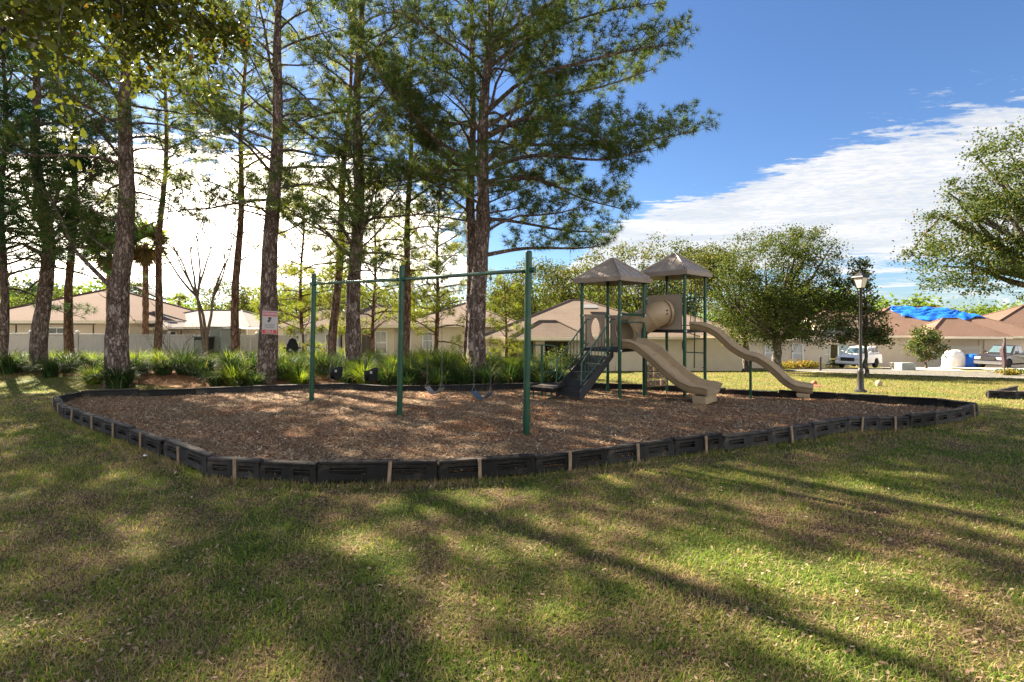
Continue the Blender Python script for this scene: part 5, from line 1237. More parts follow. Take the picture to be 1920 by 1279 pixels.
# barrier rails (deck 1 left-front bits, deck2 rear-right)
def rails(p, q, z0, z1, n, a=.0, b=1.0, name='barrier'):
    A = p.lerp(q, a); B = p.lerp(q, b); m = MB()
    for z in (z0, z1): m.tube([L_((A.x, A.y, z)), L_((B.x, B.y, z))], .016, 8)
    o = m.build(name, M_green2, ps, smooth=True)
    for k in range(n):
        c = A.lerp(B, (k+.5)/n); MB().tube([L_((c.x, c.y, z0)), L_((c.x, c.y, z1))], .010, 6).build('baluster', M_green2, o)
rails(B2, D2, Z2+.12, Z2+.95, 5); rails(A2, B2, Z2+.12, Z2+.95, 7)
rails(A1, B1, Z1+.12, Z1+.92, 1, .02, .14); rails(A1, B1, Z1+.12, Z1+.92, 1, .86, .98); rails(B1, D1, Z1+.10, Z1+.90, 1, .90, .99)
rails(F1, D1, Z1+.72, Z1+.95, 0, .02, 1.05, name='slide_bar')
m = MB(); a = F1+Vector((0, 0, Z1+.93)); b = D1+(D1-F1)*.12+Vector((0, 0, Z1+.90)); m.tube([L_(a), L_(b), L_(b-Vector((0, 0, .95)))], .02, 8); m.build('grab_rail', M_green, ps, smooth=True)
# vertical climber on the right-hand face of deck 2
for s, uu in ((0, 1301), (1, 1305)):
    pass
cl0 = D2+Vector((-.28, .22, 0)); cl1 = D2+Vector((-.10, -.02, 0))
hoop([at(1278, 519, 15.0), at(1292, 519, 15.1), at(1303, 527, 15.2), at(1304, 560, 15.2), at(1303, 610, 15.2), at(1302, 650, 15.2), at(1302, 690, 15.2)], .018, 'climber_pole')
hoop([at(1288, 520, 15.7), at(1296, 527, 15.7), at(1296, 560, 15.7), at(1295, 606, 15.7)], .015, 'climber_pole')
hoop([at(1318, 635.5, 15.25), at(1300, 635.5, 15.2), at(1286, 636, 15.1), at(1280, 641, 15.1), at(1280, 654, 15.1), at(1286, 660, 15.1), at(1302, 661, 15.2), at(1318, 662, 15.25)], .017, 'climber_loop')
hoop([at(1316, 661, 15.3), at(1322, 664, 15.3), at(1324, 672, 15.3), at(1323, 685, 15.3), at(1317, 690, 15.3)], .014, 'climber_loop')
# noughts and crosses panel under deck 2
pa = Vector((ux(1211, 15.0), 15.0, 0)); pbn = Vector((ux(1250, 15.35), 15.35, 0)); zl, zh = .18, .86
tt = thing('tic_tac_toe_panel', 'green framed noughts and crosses tumbler panel', 'panel', (0, 0, 0)); 
bpy.data.objects.remove(tt)
e = (pbn-pa).normalized(); Lp = (pbn-pa).length; nrm = Vector((e.y, -e.x, 0)); m = MB()
P3 = lambda s, z, w_=0: L_(pa+e*s+nrm*w_+Vector((0, 0, z)))
for s in (0, Lp): m.tube([P3(s, hm(pa.x, pa.y)-.03), P3(s, zh+.05)], .02, 8)
for k in range(4): m.tube([P3(0, zl+(zh-zl)*k/3), P3(Lp, zl+(zh-zl)*k/3)], .010, 6)
tf_ = m.build('game_panel', M_green2, ps, smooth=True)
sym = [['X', 'O', 'X'], ['X', 'O', 'X'], ['O', 'X', 'X']]; cw = Lp/3; chh = (zh-zl)/3
for r in range(3):
    for c in range(3):
        cs, cz = cw*(c+.5), zh-chh*(r+.5); m = MB(); m.cbox(P3(cs, cz), (cw*.86, .10, chh*.82), (0, 0, math.atan2(e.y, e.x)), .012); tl = m.build('tumbler', M_tan, tf_)
        g = MB()
        if sym[r][c] == 'X':
            for q in (-1, 1): g.tube([P3(cs-cw*.27, cz-q*chh*.27, .055), P3(cs+cw*.27, cz+q*chh*.27, .055)], .012, 4)
        else: g.tube([P3(cs+cw*.26*math.cos(a), cz+chh*.28*math.sin(a), .055) for a in np.linspace(0, 2*PI, 13)], .012, 4, cap=False)
        g.build('symbol', M_ink, tl)

# ------------------------------------------------------------ warning sign on the pine
def text(s, size, mat, par, loc, name='lettering', rot=(PI/2, 0, 0), sx_=1, ext=.0008, bold=0):
    cu = bpy.data.curves.new('t', 'FONT'); cu.body = s; cu.size = size; cu.align_x = 'CENTER'; cu.align_y = 'CENTER'; cu.extrude = ext; cu.offset = bold; cu.resolution_u = 2
    t_ = bpy.data.objects.new('t', cu); C.objects.link(t_); bpy.context.view_layer.update()
    me = bpy.data.meshes.new_from_object(t_.evaluated_get(bpy.context.evaluated_depsgraph_get())); bpy.data.objects.remove(t_); me.materials.clear(); me.materials.append(mat)
    o = bpy.data.objects.new(name, me); C.objects.link(o); o.parent = par; o.location = loc; o.rotation_euler = rot; o.scale = (sx_, 1, 1); return o
Ys = 17.08; sc_ = at(506, 605, Ys); sg = thing('warning_sign', 'red and white WARNING camera SMILE sign nailed to a thick pine', 'sign', sc_, math.radians(-4)); sg.rotation_euler = (0, math.radians(2), math.radians(-4))
sw_, sh_ = .53, .78
m = MB(); m.cbox((0, 0, 0), (sw_, .012, sh_), ch=.004); m.build('sign_plate', M_signw, sg)
m = MB(); m.box((0, -.008, sh_*.37), (sw_*.93, .003, sh_*.20)); bd = m.build('red_band', M_signp, sg); m = MB(); m.box((0, -.008, -sh_*.39), (sw_*.93, .003, sh_*.165)); bd2 = m.build('red_band', M_signr, sg)
text('WARNING', .115, M_signw, sg, (0, -.0115, sh_*.37), sx_=.92, bold=.003); text('SMILE', .12, M_signw, sg, (0, -.0115, -sh_*.39), bold=.003)
m = MB(); m.prism([(.06*math.cos(a)+.0, .14+.045*math.sin(a)) for a in np.linspace(0, 2*PI, 15)[:-1]], -.0105, -.0085, lambda a, b, w_: (a, w_, b)); m.prism([(-.09, .05), (-.02, .12), (.04, .07), (-.04, 0.0)], -.0105, -.0085, lambda a, b, w_: (a, w_, b)); m.build('camera_symbol', M_ink, sg)
text('PROPERTY PROTECTED BY', .030, M_ink, sg, (0, -.0095, -.065)); text('VIDEO SURVEILLANCE', .034, M_ink, sg, (0, -.0095, -.115)); text('YOU ARE ON CAMERA', .03, M_ink, sg, (0, -.0095, -.165))
for z in (-.36, .365): MB().lathe([(.008, -.001), (.008, .004), (.003, .006)], (0, -.009, z), 8, Vector((0, -1, 0))).build('screw', M_steel, sg)

# ------------------------------------------------------------ street lamp
def fr(pts, r): return r
Yl = 17.0; lx = ux(1613.5, Yl); lg = h(lx, Yl); lp = thing('street_lamp', 'black lantern street lamp with fluted base on the lawn', 'street lamp', (lx, Yl, lg))
m = MB(); m.lathe([(.19, 0), (.19, .05), (.12, .10), (.115, .13), (.105, .16), (.085, .62), (.095, .66), (.095, .70), (.055, .80)], seg=16); m.build('base', M_lampb, lp, smooth=True)
zt2 = CH+(607-540)/F*Yl-lg; m = MB(); m.lathe([(.052, .78), (.045, 1.8), (.04, zt2-.12), (.065, zt2-.08), (.04, zt2-.04), (.075, zt2)], seg=14); m.build('pole', M_lampb, lp, smooth=True)
m = MB(); r0, r1, hz = .085, .15, .34
gl = [(-1, -1), (1, -1), (1, 1), (-1, 1)]; m.v = [(a*r0, b*r0, zt2+.01) for a, b in gl]+[(a*r1, b*r1, zt2+hz) for a, b in gl]; m.f = [(0, 3, 2, 1), (4, 5, 6, 7)]+[(i, (i+1) % 4, 4+(i+1) % 4, 4+i) for i in range(4)]; ln = m.build('lantern', M_lampg, lp)
m = MB()
for i in range(4): a, b = gl[i]; m.tube([(a*r0, b*r0, zt2), (a*r1, b*r1, zt2+hz)], .011, 4); c, d = gl[(i+1) % 4]; m.tube([(a*r1, b*r1, zt2+hz), (c*r1, d*r1, zt2+hz)], .012, 4)
m.build('lantern_frame', M_lampb, ln)
m = MB(); q = .19; m.v = [(a*q, b*q, zt2+hz+.01) for a, b in gl]+[(a*q*.92, b*q*.92, zt2+hz+.045) for a, b in gl]+[(a*.05, b*.05, zt2+hz+.16) for a, b in gl]
m.f = [(0, 3, 2, 1), (8, 9, 10, 11)]+[(i+4*k, (i+1) % 4+4*k, 4+4*k+(i+1) % 4, 4+4*k+i) for i in range(4) for k in (0, 1)]; m.build('lamp_cap', M_lampb, lp)
MB().lathe([(.05, zt2+hz+.16), (.05, zt2+hz+.20), (.02, zt2+hz+.22), (.025, zt2+hz+.25), (.005, zt2+hz+.28)], seg=10).build('finial', M_lampb, lp, smooth=True)
lp.rotation_euler = (0, 0, .4)

# ------------------------------------------------------------ vehicles
def wheel(root, x, y, r, w_=.22, side=1):
    m = MB(); ax = Vector((0, 1, 0)); m.lathe([(r*.62, -w_/2), (r*.93, -w_/2), (r, -w_/2+.04), (r, w_/2-.04), (r*.93, w_/2), (r*.62, w_/2)], (x, y, r), 24, ax); t = m.build('wheel', M_tyre, root, smooth=True)
    m = MB(); m.lathe([(r*.64, -w_*.3), (r*.64, w_*.42), (r*.56, w_*.42), (r*.5, w_*.30), (.05, w_*.34), (.03, w_*.40)], (x, y, r), 20, ax*side); 
    for k in range(6): a = k*PI/3; m.box((x+math.cos(a)*r*.32, y+side*w_*.36, r+math.sin(a)*r*.32), (r*.5, .03, .07), (0, -a, 0))
    m.build('rim', M_rim, t, smooth=True)
def vehicle(name, label, cat, loc, rz, paint, pickup, Lc=5.6, Wc=1.95, zh=1.12, zr=1.88, wr=.40):
    r = thing(name, label, cat, loc, rz); hw = Wc/2; f = Lc/2; ax = (f-.95, -f+1.25); gc = .34
    def arch(x): return [(x+(wr+.09)*math.cos(a), gc+.04+(wr+.06)*math.sin(a)) for a in np.linspace(PI*.02, PI*.98, 9)]
    pr = [(f-.02, gc+.08), (f-.06, gc)]+arch(ax[0])+arch(ax[1])+[(-f+.05, gc), (-f, gc+.1), (-f+.02, 1.02 if pickup else 1.0), (-f+.08, zh+.10 if pickup else zh)]
    # corrected order: arches run front to back
    pr += ([(-.55, zh+.10)] if pickup else [(-f+.5, zh+.02)])+[(f-1.75, zh+.04), (f-1.2, zh), (f-.35, zh-.10), (f-.06, zh-.26), (f, gc+.42)]
    m = MB(); m.prism(pr, -hw, hw, lambda a, b, w_: (a, w_*(1-.04*max(0, (b-.8)/.5)-.05*max(0, abs(a)-f+.5)), b)); m.build('body', paint, r, bevel=.05)
    x0, x1 = (-.62, f-1.72) if pickup else (-f+.35, f-1.55); zt_ = zr
    cab = [(x0, zh+.08), (x0+.12 if pickup else x0+.45, zt_-.04), (x0+.4, zt_), (x1-.75, zt_-.01), (x1-.62, zt_-.05), (x1+.12, zh+.03)]
    m = MB(); m.prism(cab, -hw+.10, hw-.10, lambda a, b, w_: (a, w_*(1-.17*max(0, (b-zh)/(zt_-zh))), b)); cb = m.build('cab', paint, r, bevel=.04)
    # glass panels set just outside the cab surface
    wz = lambda b: (hw-.10)*(1-.17*max(0, (b-zh)/(zt_-zh)))
    m = MB(); a0, b0, a1, b1 = x1+.02, zh+.12, x1-.56, zt_-.11
    m.add([(a0+.035, -wz(b0)+.1, b0+.02), (a0+.035, wz(b0)-.1, b0+.02), (a1+.035, wz(b1)-.09, b1+.02), (a1+.035, -wz(b1)+.09, b1+.02)], [(0, 1, 2, 3)]); m.build('windscreen', M_wind, r)
    n = 2
    for s in (-1, 1):
        for k in range(n if pickup else 3):
            nn2 = n if pickup else 3; e0_ = x0+.22+(x1-.35-x0-.2)*k/nn2; e1_ = x0+.16+(x1-.35-x0-.2)*(k+1)/nn2; last = k == nn2-1
            m = MB(); vv = [(e0_, zh+.16), (e1_+(.22 if last else 0), zh+.16), (e1_-(.22 if last else 0), zt_-.12), (e0_+(.04 if k == 0 else 0), zt_-.12)]
            m.add([(a, s*(wz(b)+.008), b) for a, b in vv], [(0, 1, 2, 3)]); m.build('side_window', M_glass, r)
        m = MB(); m.cbox((f-.10, s*(hw-.27), zh-.30), (.20, .44, .20), (0, .12, -s*.10), .03); m.build('headlight', M_lens, r)
        m = MB(); m.cbox((x1-.10, s*(hw+.10), zh+.20), (.12, .22, .2), ch=.03); m.build('wing_mirror', paint, r)
        m = MB(); m.box((-f+.03, s*(hw-.12), .95), (.06, .14, .34)); m.build('tail_light', M_signr, r)
        m = MB(); m.cbox((x1-1.05, s*(hw-.035), zh-.02), (.16, .03, .035), ch=.008); m.build('door_handle', M_chrome, r)
        for xx in ax: wheel(r, xx, s*(hw-.13), wr, side=s)
    m = MB(); m.cbox((f+.005, 0, zh-.33), (.07, 1.02, .30), ch=.03); gr = m.build('grille', M_dark, r)
    m = MB()
    for k in range(3): m.cbox((f+.045, 0, zh-.42+.09*k), (.02, .98, .022), ch=.005)
    m.build('grille_bar', M_chrome, gr)
    m = MB(); m.cbox((f+.02, 0, gc+.17), (.20, Wc-.06, .24), ch=.05); m.build('front_bumper', M_chrome if pickup else M_white, r)
    m = MB(); m.cbox((-f-.02, 0, gc+.17), (.16, Wc-.1, .2), ch=.05); m.build('rear_bumper', M_chrome if pickup else M_dark, r)
    m = MB(); m.box((0, 0, gc+.05), (Lc-.6, Wc-.35, .16)); m.build('chassis', M_dark, r)
    if pickup: m = MB(); m.box((-f+.95, 0, zh+.085), (1.7, Wc-.32, .04)); m.build('truck_bed', M_dark, r)
    return r
Yp = 43.5; x = ux(1888, Yp); vehicle('pickup_truck', 'dark brown pickup truck parked facing the street on the right hand driveway', 'pickup truck', (x, Yp, h(x, Yp)+.05), math.radians(-158), M_card, True, 5.6, 1.95, 1.16, 1.92, .40)
Yw = 43; x = ux(1611, Yw); vehicle('parked_car', 'white car parked behind the lamp post, half hidden by the magnolia', 'car', (x, Yw, h(x, Yw)+.05), math.radians(-145), M_carw, False, 4.5, 1.85, 1.12, 1.78, .38)

# ------------------------------------------------------------ small things
Yc = 45.5; x = ux(1792, Yc); cvr = thing('covered_boat', 'bulky object under a white cover with a blue tarpaulin end', 'boat', (x, Yc, h(x, Yc)+.03), math.radians(35))
def dome(cx_, cy_, rx, ry, rz, name, mt, seed, nz=9, n=22, cut=None):
    rs = random.Random(seed); m = MB()
    for i in range(nz):
        t = i/(nz-1)*PI/2; rr = math.cos(t)**.55; z = rz*math.sin(t)
        for j in range(n): a = 2*PI*j/n; k = 1+.05*math.sin(5*a+i)+rs.uniform(-.03, .03); m.v.append((cx_+rx*rr*k*math.cos(a), cy_+ry*rr*k*math.sin(a), z+.04*math.sin(4*a)*(i > 2)))
    for i in range(nz-1):
        for j in range(n): a = i*n+j; b = i*n+(j+1) % n; m.f.append((a, b, b+n, a+n))
    m.f.append(tuple(range(n))[::-1]); m.f.append(tuple(range((nz-1)*n, nz*n))); return m.build(name, mt, cvr, smooth=True)
dome(-.45, 0, 1.25, .85, 1.55, 'white_cover', M_tarpw, 1); dome(.1, -1.05, .8, .72, 1.2, 'blue_cover', M_tarp, 2)
MB().tube([(.9, -.8, .05), (1.5, -1.1, .25)], .04, 8).build('tow_bar', M_tarpw, cvr)
# transformer box, stone bench, kerb side post, flag post, stump
Y = 36; x = ux(1697, Y); t = thing('transformer_box', 'low grey green transformer box on the lawn before the garage', 'utility box', (x, Y, h(x, Y)-.02), .1)
m = MB(); m.cbox((0, 0, .30), (1.05, .7, .55), ch=.04); m.build('cabinet', M_utility, t); m = MB(); m.cbox((0, 0, .02), (1.2, .85, .1), ch=.02); m.build('pad', M_conc, t); m = MB(); m.cbox((0, -.36, .45), (.85, .03, .18), ch=.01); m.build('hood', M_utility, t)
Y = 38; x = ux(1683, Y); t = thing('garden_bench', 'small stone slab bench left of the transformer box', 'bench', (x, Y, h(x, Y)-.02))
MB().cbox((0, 0, .52), (1.1, .4, .07), ch=.015).build('seat', M_conc, t)
for s in (-1, 1): MB().cbox((s*.38, 0, .25), (.14, .32, .48), ch=.02).build('leg', M_conc, t)
Y = 35; x = ux(1538.5, Y); t = thing('marker_post', 'short dark post beside the concrete driveway', 'post', (x, Y, h(x, Y)-.03)); MB().lathe([(.07, 0), (.06, .9), (.075, .92), (.075, .97), (.03, 1.02)], seg=10).build('shaft', M_lampb, t)
Y = 27.5; x = ux(1883, Y); t = thing('furled_flag_pole', 'dark slender pole with a furled banner before the pickup', 'flag', (x, Y, h(x, Y)-.03)); MB().tube([(0, 0, 0), (0, 0, 1.1), (.0, 0, 2.05)], .035, 8).build('pole', M_steel, t)
MB().tube([(0, 0, .45), (.02, 0, .75), (-.03, 0, 1.15), (-.07, 0, 1.45), (.0, 0, 1.7), (.02, 0, 2.08)], [.05, .10, .12, .13, .07, .04], 8, jit=.15).build('banner', mat('furled_banner', (.05, .025, .03), .7, .4, 4), t, smooth=True)
# two balls / stones and a mound on the lawn
for u, v, Y, r, nm, lab, mt in ((1527, 717, 19.8, .12, 'stone', 'reddish round stone beside the sandy mound past the long slide', M_terra), (1648, 718, 19.6, .13, 'stone', 'tan round stone on the lawn right of the street lamp', M_stone)):
    x = ux(u, Y); m = MB(); m.lathe([(.02, 0), (r*.75, .02), (r, r*.7), (r*.92, r*1.2), (r*.5, r*1.7), (.02, r*1.85)], seg=14); m.v = [(a*(1+.08*math.sin(a*30+c*20)), b*(1+.1*math.cos(c*25)), c) for a, b, c in m.v]; o = m.build(nm, mt, None, smooth=True); o.location = (x, Y, h(x, Y)-.01); tag(o, lab, 'stone')
x = ux(1524, 19.4); m = MB(); m.lathe([(.42, 0), (.36, .03), (.24, .07), (.1, .09), (.01, .095)], seg=18); m.v = [(a*(1+.15*math.sin(5*math.atan2(b, a))), b*.6, c) for a, b, c in m.v]; o = m.build('soil_mound', M_terra, None, smooth=True); o.location = (x, 19.4, h(x, 19.4)-.01); tag(o, 'low mound of reddish soil on the lawn past the long slide', 'mound')
# utility cabinets and outdoor unit behind the bed
Y = 24.2
for u0, u1, v0, v1, nm, lab in ((398, 428, 614, 660, 'utility_cabinet', 'grey utility cabinet behind the bed, left and taller of the pair'), (418, 446, 617, 660, 'utility_cabinet', 'grey green utility cabinet with sloping hood against the straight pine'), (369, 396, 632, 668, 'utility_cabinet', 'low dark sided metering box left of the grey cabinets')):
    Yq = Y+(.6 if u0 == 398 else 0); a = at(u0, v0, Yq); b = at(u1, v1, Yq); cx_ = (a.x+b.x)/2; g = h(cx_, Yq)-.03; t = thing(nm, lab, 'utility box', (cx_, Yq, g)); hh = a.z-g; w_ = b.x-a.x
    MB().cbox((0, 0, hh/2), (w_, .5, hh), ch=.03).build('cabinet', M_utility if u0 != 369 else M_lampb, t); MB().cbox((0, -.27, hh*.55), (w_*.8, .05, hh*.7), ch=.015).build('door', M_utility, t); MB().cbox((0, -.02, hh+.02), (w_+.06, .58, .06), ch=.02).build('hood', M_utility, t)
    MB().lathe([(.04, 0), (.045, .03), (.02, .04)], (w_*.2, -.30, hh*.5), 10, Vector((0, -1, 0))).build('lock', M_steel, t)
Y = 24; a = at(548, 634, Y); g = h(a.x, Y)-.03; t = thing('kettle_grill', 'black covered outdoor unit with pale labels at the end of the vinyl fence', 'grill', (a.x, Y, g)); hh = a.z-g
MB().lathe([(.22, 0), (.26, hh*.5), (.27, hh*.62), (.24, hh*.80), (.15, hh*.95), (.03, hh)], seg=18).build('body', M_bin, t, smooth=True)
for s in (-1, 1): MB().tube([(s*.24, 0, hh*.62), (s*.40, 0, hh*.66)], .035, 8).build('handle', M_lampb, t)
for z in (.58, .28): MB().cbox((.02, -.275, hh*z), (.13, .02, .09), ch=.01).build('label_plate', M_signw, t)
a = at(563, 634, 24.6); MB_ = MB(); MB_.cbox((0, 0, .75), (.12, .12, 1.6), ch=.01); o = MB_.build('fence_end_post', M_white, None); o.location = (a.x, 24.6, h(a.x, 24.6)-.03); tag(o, 'lone white post right of the black covered unit', 'post')
# white litter in front of the border
for u, v, s, lab in ((1308, 851, .05, 'scrap of white litter lying at the foot of the border'), (271, 861, .045, 'pale plastic scrap on the lawn left of the border')):
    Y = CH*F/(v-607); x = ux(u, Y); m = MB(); rs_ = random.Random(u); m.v = [(s*math.cos(a)*rs_.uniform(.6, 1.2), s*math.sin(a)*rs_.uniform(.5, 1), rs_.uniform(.0, .035)) for a in np.linspace(0, 2*PI, 9)[:-1]]+[(0, 0, .05)]; m.f = [(i, (i+1) % 8, 8) for i in range(8)]
    o = m.build('litter', M_white, None); o.location = (x, Y, h(x, Y)+.012); tag(o, lab, 'litter')
# shrubs and flowers by the right hand houses
def shrub(label, u, Y, w_, hh, mt, seed, n=70, cat='shrub', name='shrub', ls=.12):
    x = ux(u, Y); rs = np.random.RandomState(seed); b = Vector((x, Y, h(x, Y)-.02)); r = thing(name, label, cat, b); c = rs.normal(size=(n*16, 3))*np.array([w_*.28, w_*.22, hh*.22])+np.array([0, 0, hh*.52]); c[:, 2] = np.clip(c[:, 2], .03, None)
    leaves_mesh('foliage', c, ls, mt, r, rs); m = MB(); rg = random.Random(seed)
    for k in range(5): m.tube([(0, 0, 0), (rg.uniform(-.3, .3)*w_, rg.uniform(-.2, .2)*w_, hh*.6)], .02, 4)
    m.build('stem', M_oakbark, r)
M_yel = leafmat('yellow_shrub_leaves', (.16, .15, .03), (.27, .23, .05), (.25, .10, .05), trans=.3)
for i, (u, Y, w_, hh, mt, lab) in enumerate([(1340, 40, 1.6, .9, M_magn, 'dark rounded shrub by the right corner of the cream house'), (1370, 41, 1.6, .55, M_magn, 'low dark shrub under the beige window bench'), (1478, 40, 1.5, .6, M_yel, 'yellow flowering shrub left of the driveway, leftmost of three'), (1500, 40, 1.5, .75, M_yel, 'yellow flowering shrub left of the driveway, middle of three'), (1522, 40, 1.5, .65, M_yel, 'yellow flowering shrub left of the driveway, nearest the driveway'),
        (1893, 27.6, .6, .32, M_yel, 'small bright yellow green shrub at the foot of the furled banner pole'), (1905, 30, 1.6, .3, M_magn, 'low dry shrub on the verge before the pickup'), (1570, 47, 1.2, .9, M_magn, 'dark shrub left of the arched entry')]): shrub(lab, u, Y, w_, hh, mt, 300+i)
for i, (u, Y, w_, hh) in enumerate([(1035, 31, 1.8, 1.0), (1052, 32, 1.2, 1.5), (1075, 33, 1.4, .9)]): shrub(['bushy plant at the porch column of the cream house', 'tall reddish plant beside the porch opening of the cream house', 'low plant at the right of the cream house porch'][i], u, Y, w_, hh, [M_oak, M_oak2, M_magn][i], 320+i)

# ------------------------------------------------------------ grass blades, wood chips, dead leaves
rs = np.random.RandomState(42)
def wedge(n, y0, y1, pw=1.0):
    """points in view, density falling with distance"""
    t = rs.uniform(0, 1, n); y = y0*(y1/y0)**t if pw else y0+(y1-y0)*t
    x = rs.uniform(-1.12, 1.12, n)*y; return x, y
def pn(x, y):      # cheap patchiness
    return .5+.25*np.sin(x*2.1+1.3*np.sin(y*1.7))*np.sin(y*2.4+np.sin(x*1.1))+.25*np.sin(x*5.3+y*3.1+2*np.sin(y*2.2))*np.sin(y*4.9-x*2)
def blades(n, y0, y1, hh, wd, segs):
    x, y = wedge(n, y0, y1); k = (~inside(x, y, np.array(poly)*1.0)) & (rs.uniform(0, 1, n) < .35+.9*pn(x, y))
    k &= ~((y > 17.2) & (x < 2.3) & (x > -14)); x = x[k]; y = y[k]; n = len(x); d = y
    a = rs.uniform(0, 2*PI, n); ln = hh*rs.uniform(.45, 1.15, n)*(.75+.5*pn(x*.7, y*.7)); ww = wd*np.maximum(1, d/5.0)*rs.uniform(.7, 1.3, n); ln *= np.clip(.9+.035*d, 1, 1.6)
    tilt = rs.uniform(.35, 1.42, n); g = H(x, y)-.004
    base = np.stack([x, y, g], 1); dr = np.stack([np.cos(a)*np.sin(tilt), np.sin(a)*np.sin(tilt), np.cos(tilt)], 1); b2 = a+rs.uniform(.9, 2.2, n); s = np.stack([np.cos(b2), np.sin(b2), 0*a], 1)*ww[:, None]
    if segs == 1:
        V = np.stack([base-s, base+s, base+dr*ln[:, None]], 1).reshape(-1, 3); q = np.arange(n)*3; return V, np.stack([q, q+1, q+2], 1), None
    mid = base+dr*(ln*.55)[:, None]; t2 = np.minimum(tilt+.55, 1.65); d2 = np.stack([np.cos(a)*np.sin(t2), np.sin(a)*np.sin(t2), np.cos(t2)], 1); tip = mid+d2*(ln*.5)[:, None]
    V = np.stack([base-s, base+s, mid+s*.7, mid-s*.7, tip], 1).reshape(-1, 3); q = np.arange(n)*5
    return V, np.stack([q+3, q+2, q+4], 1), np.stack([q, q+1, q+2, q+3], 1)
V1, T1, Q1 = blades(170000, 2.5, 7.5, .056, .0030, 2); V2, T2, _ = blades(300000, 6.5, 34, .056, .0034, 1)
tag(npmesh('grass', np.concatenate([V1, V2]), [T1, Q1, T2+len(V1)], M_blade), 'short green and straw coloured grass of the lawn', 'grass', kind='stuff')
# coarse broad bladed tufts here and there
x0_, y0_ = wedge(2300, 2.6, 11); k = ~inside(x0_, y0_); x0_, y0_ = x0_[k], y0_[k]; nbt = 20; n = len(x0_)*nbt
x = np.repeat(x0_, nbt)+rs.normal(size=n)*.045; y = np.repeat(y0_, nbt)+rs.normal(size=n)*.045; a = rs.uniform(0, 2*PI, n); ln = rs.uniform(.03, .075, n)*np.repeat(rs.uniform(.6, 1.3, len(x0_)), nbt); t_ = rs.uniform(.3, 1.2, n)
base = np.stack([x, y, H(x, y)], 1); dr = np.stack([np.cos(a)*np.sin(t_), np.sin(a)*np.sin(t_), np.cos(t_)], 1); s = np.stack([-np.sin(a), np.cos(a), 0*a], 1)*(.0028*np.maximum(1, y/5))[:, None]
mid = base+dr*(ln*.55)[:, None]; tip = base+dr*ln[:, None]*1.05; tip[:, 2] -= ln*.25*t_
V = np.stack([base-s*.6, base+s*.6, mid+s, mid-s, tip], 1).reshape(-1, 3); q = np.arange(n)*5
tag(npmesh('grass', V, [np.stack([q+3, q+2, q+4], 1), np.stack([q, q+1, q+2, q+3], 1)], leafmat('coarse_grass', (.075, .14, .022), (.15, .20, .04), (.32, .25, .12), trans=.4, wscale=1.2, c3at=.8)), 'coarse broad bladed tufts scattered through the near lawn', 'grass', kind='stuff')
# chips kicked over the border
sx2 = []
for (x0, y0), (x1, y1) in segs[:len(border)-1]:
    L = math.hypot(x1-x0, y1-y0); nx_, ny_ = (y1-y0)/L, -(x1-x0)/L
    for _ in range(int(L*90)): t = rs.uniform(); o_ = abs(rs.normal())*.16+.04; sx2.append((x0+(x1-x0)*t+nx_*o_, y0+(y1-y0)*t+ny_*o_))
SPILL = np.array(sx2)
# taller unmown tufts against the foot of the border
bx = []; 
for (x0, y0), (x1, y1) in segs[:len(border)-1]:
    L = math.hypot(x1-x0, y1-y0); nx_, ny_ = (y1-y0)/L, -(x1-x0)/L
    for _ in range(int(L*330)): t = rs.uniform(); o_ = abs(rs.normal())*.10+.03; bx.append((x0+(x1-x0)*t+nx_*o_, y0+(y1-y0)*t+ny_*o_))
bx = np.array(bx); n = len(bx); a = rs.uniform(0, 2*PI, n); ln = rs.uniform(.03, .13, n)*(.6+.8*pn(bx[:, 0]*2, bx[:, 1]*2)); base = np.stack([bx[:, 0], bx[:, 1], H(bx[:, 0], bx[:, 1])], 1)
dr = np.stack([np.cos(a)*.5, np.sin(a)*.5, np.full(n, .85)], 1); s = np.stack([-np.sin(a), np.cos(a), 0*a], 1)*.0035; V = np.stack([base-s, base+s, base+dr*ln[:, None]], 1).reshape(-1, 3); q = np.arange(n)*3
tag(npmesh('grass', V, np.stack([q, q+1, q+2], 1), M_blade), 'longer unmown grass along the foot of the black border', 'grass', kind='stuff')
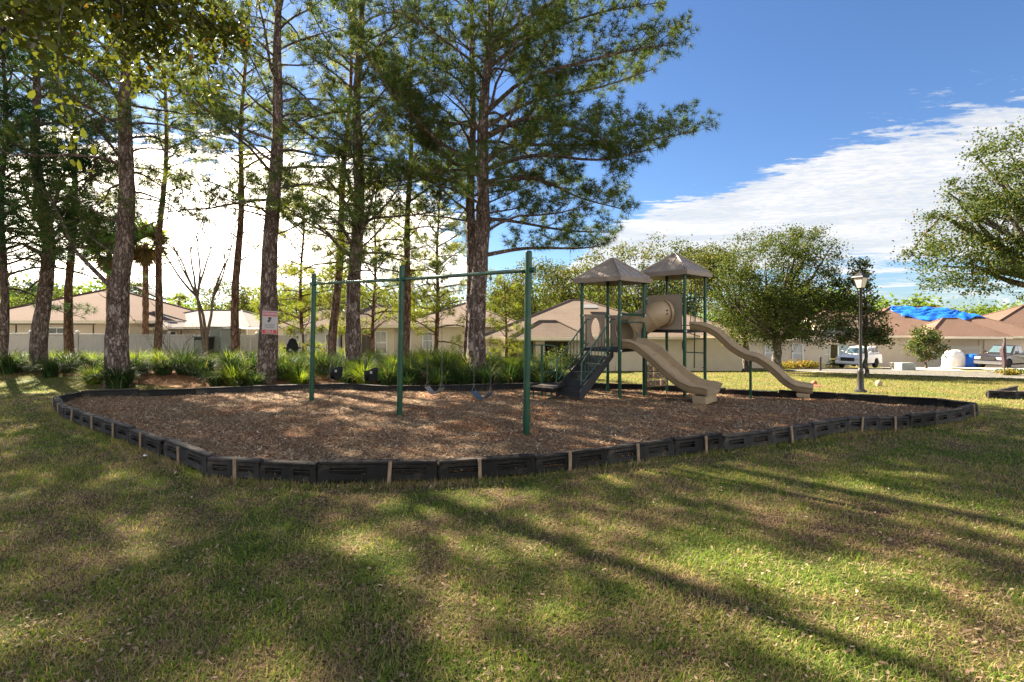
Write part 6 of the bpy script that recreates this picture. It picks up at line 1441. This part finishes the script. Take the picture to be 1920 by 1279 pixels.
def flakes(name, x, y, g, L, wd, mat_, lab, cat, tilt=.5, curl=.0):
    n = len(x); a = rs.uniform(0, 2*PI, n); t = rs.normal(size=n)*tilt; r = rs.normal(size=n)*tilt*.8
    e = np.stack([np.cos(a)*np.cos(t), np.sin(a)*np.cos(t), np.sin(t)], 1); f = np.stack([-np.sin(a)*np.cos(r), np.cos(a)*np.cos(r), np.sin(r)], 1)
    L = (L*rs.uniform(.4, 1.3, n))[:, None]; wd = (wd*rs.uniform(.5, 1.4, n))[:, None]; c = np.stack([x, y, g+rs.uniform(.003, .022, n)], 1)
    V = np.stack([c-e*L-f*wd*.5, c-e*L*.2-f*wd, c+e*L-f*wd*.3, c+e*L*.8+f*wd*.6, c-e*L*.5+f*wd], 1); V[:, :, 2] = np.maximum(V[:, :, 2], (g+.001)[:, None])
    q = np.arange(n)*5; return tag(npmesh(name, V.reshape(-1, 3), np.stack([q, q+1, q+2, q+3, q+4], 1), mat_), lab, cat, kind='stuff')
n = 150000; y = 6.4*(16.4/6.4)**rs.uniform(0, 1, n); x = rs.uniform(-11.4, 10.3, n); k = inside(x, y); x, y = x[k], y[k]
flakes('wood_chips', x, y, HM(x, y), .030, .0075, M_chip, 'loose wood chip mulch covering the playground floor', 'mulch', .45)
flakes('wood_chips', SPILL[:, 0], SPILL[:, 1], H(SPILL[:, 0], SPILL[:, 1])+.006, .028, .007, M_chip, 'stray wood chips spilled in the grass outside the border', 'mulch', .4)
n = 8500; x, y = wedge(n, 2.6, 14); k = (~inside(x, y)) & (rs.uniform(0, 1, n) < np.clip(.15+1.1*(1-pn(x*.5+2, y*.5)), 0, 1)); x, y = x[k], y[k]
flakes('leaf_litter', x, y, H(x, y)+.008, .019, .008, M_litter, 'scattered dry fallen leaves and twigs on the lawn', 'leaf litter', .35)
n = 26000; x = rs.uniform(-15, 2.4, n); y = rs.uniform(16.3, 20.5, n); k = (y > 17.4+(-9.5-x).clip(0)*.2)|(x > -9.5); x, y = x[k], y[k]
flakes('fallen_needles', x, y, H(x, y)+.024, .07, .004, island_ramp('straw', [(0, (.14, .065, .03)), (.6, (.27, .14, .07)), (1, (.42, .26, .14))]), 'orange brown pine straw in the planting bed', 'pine straw', .3)
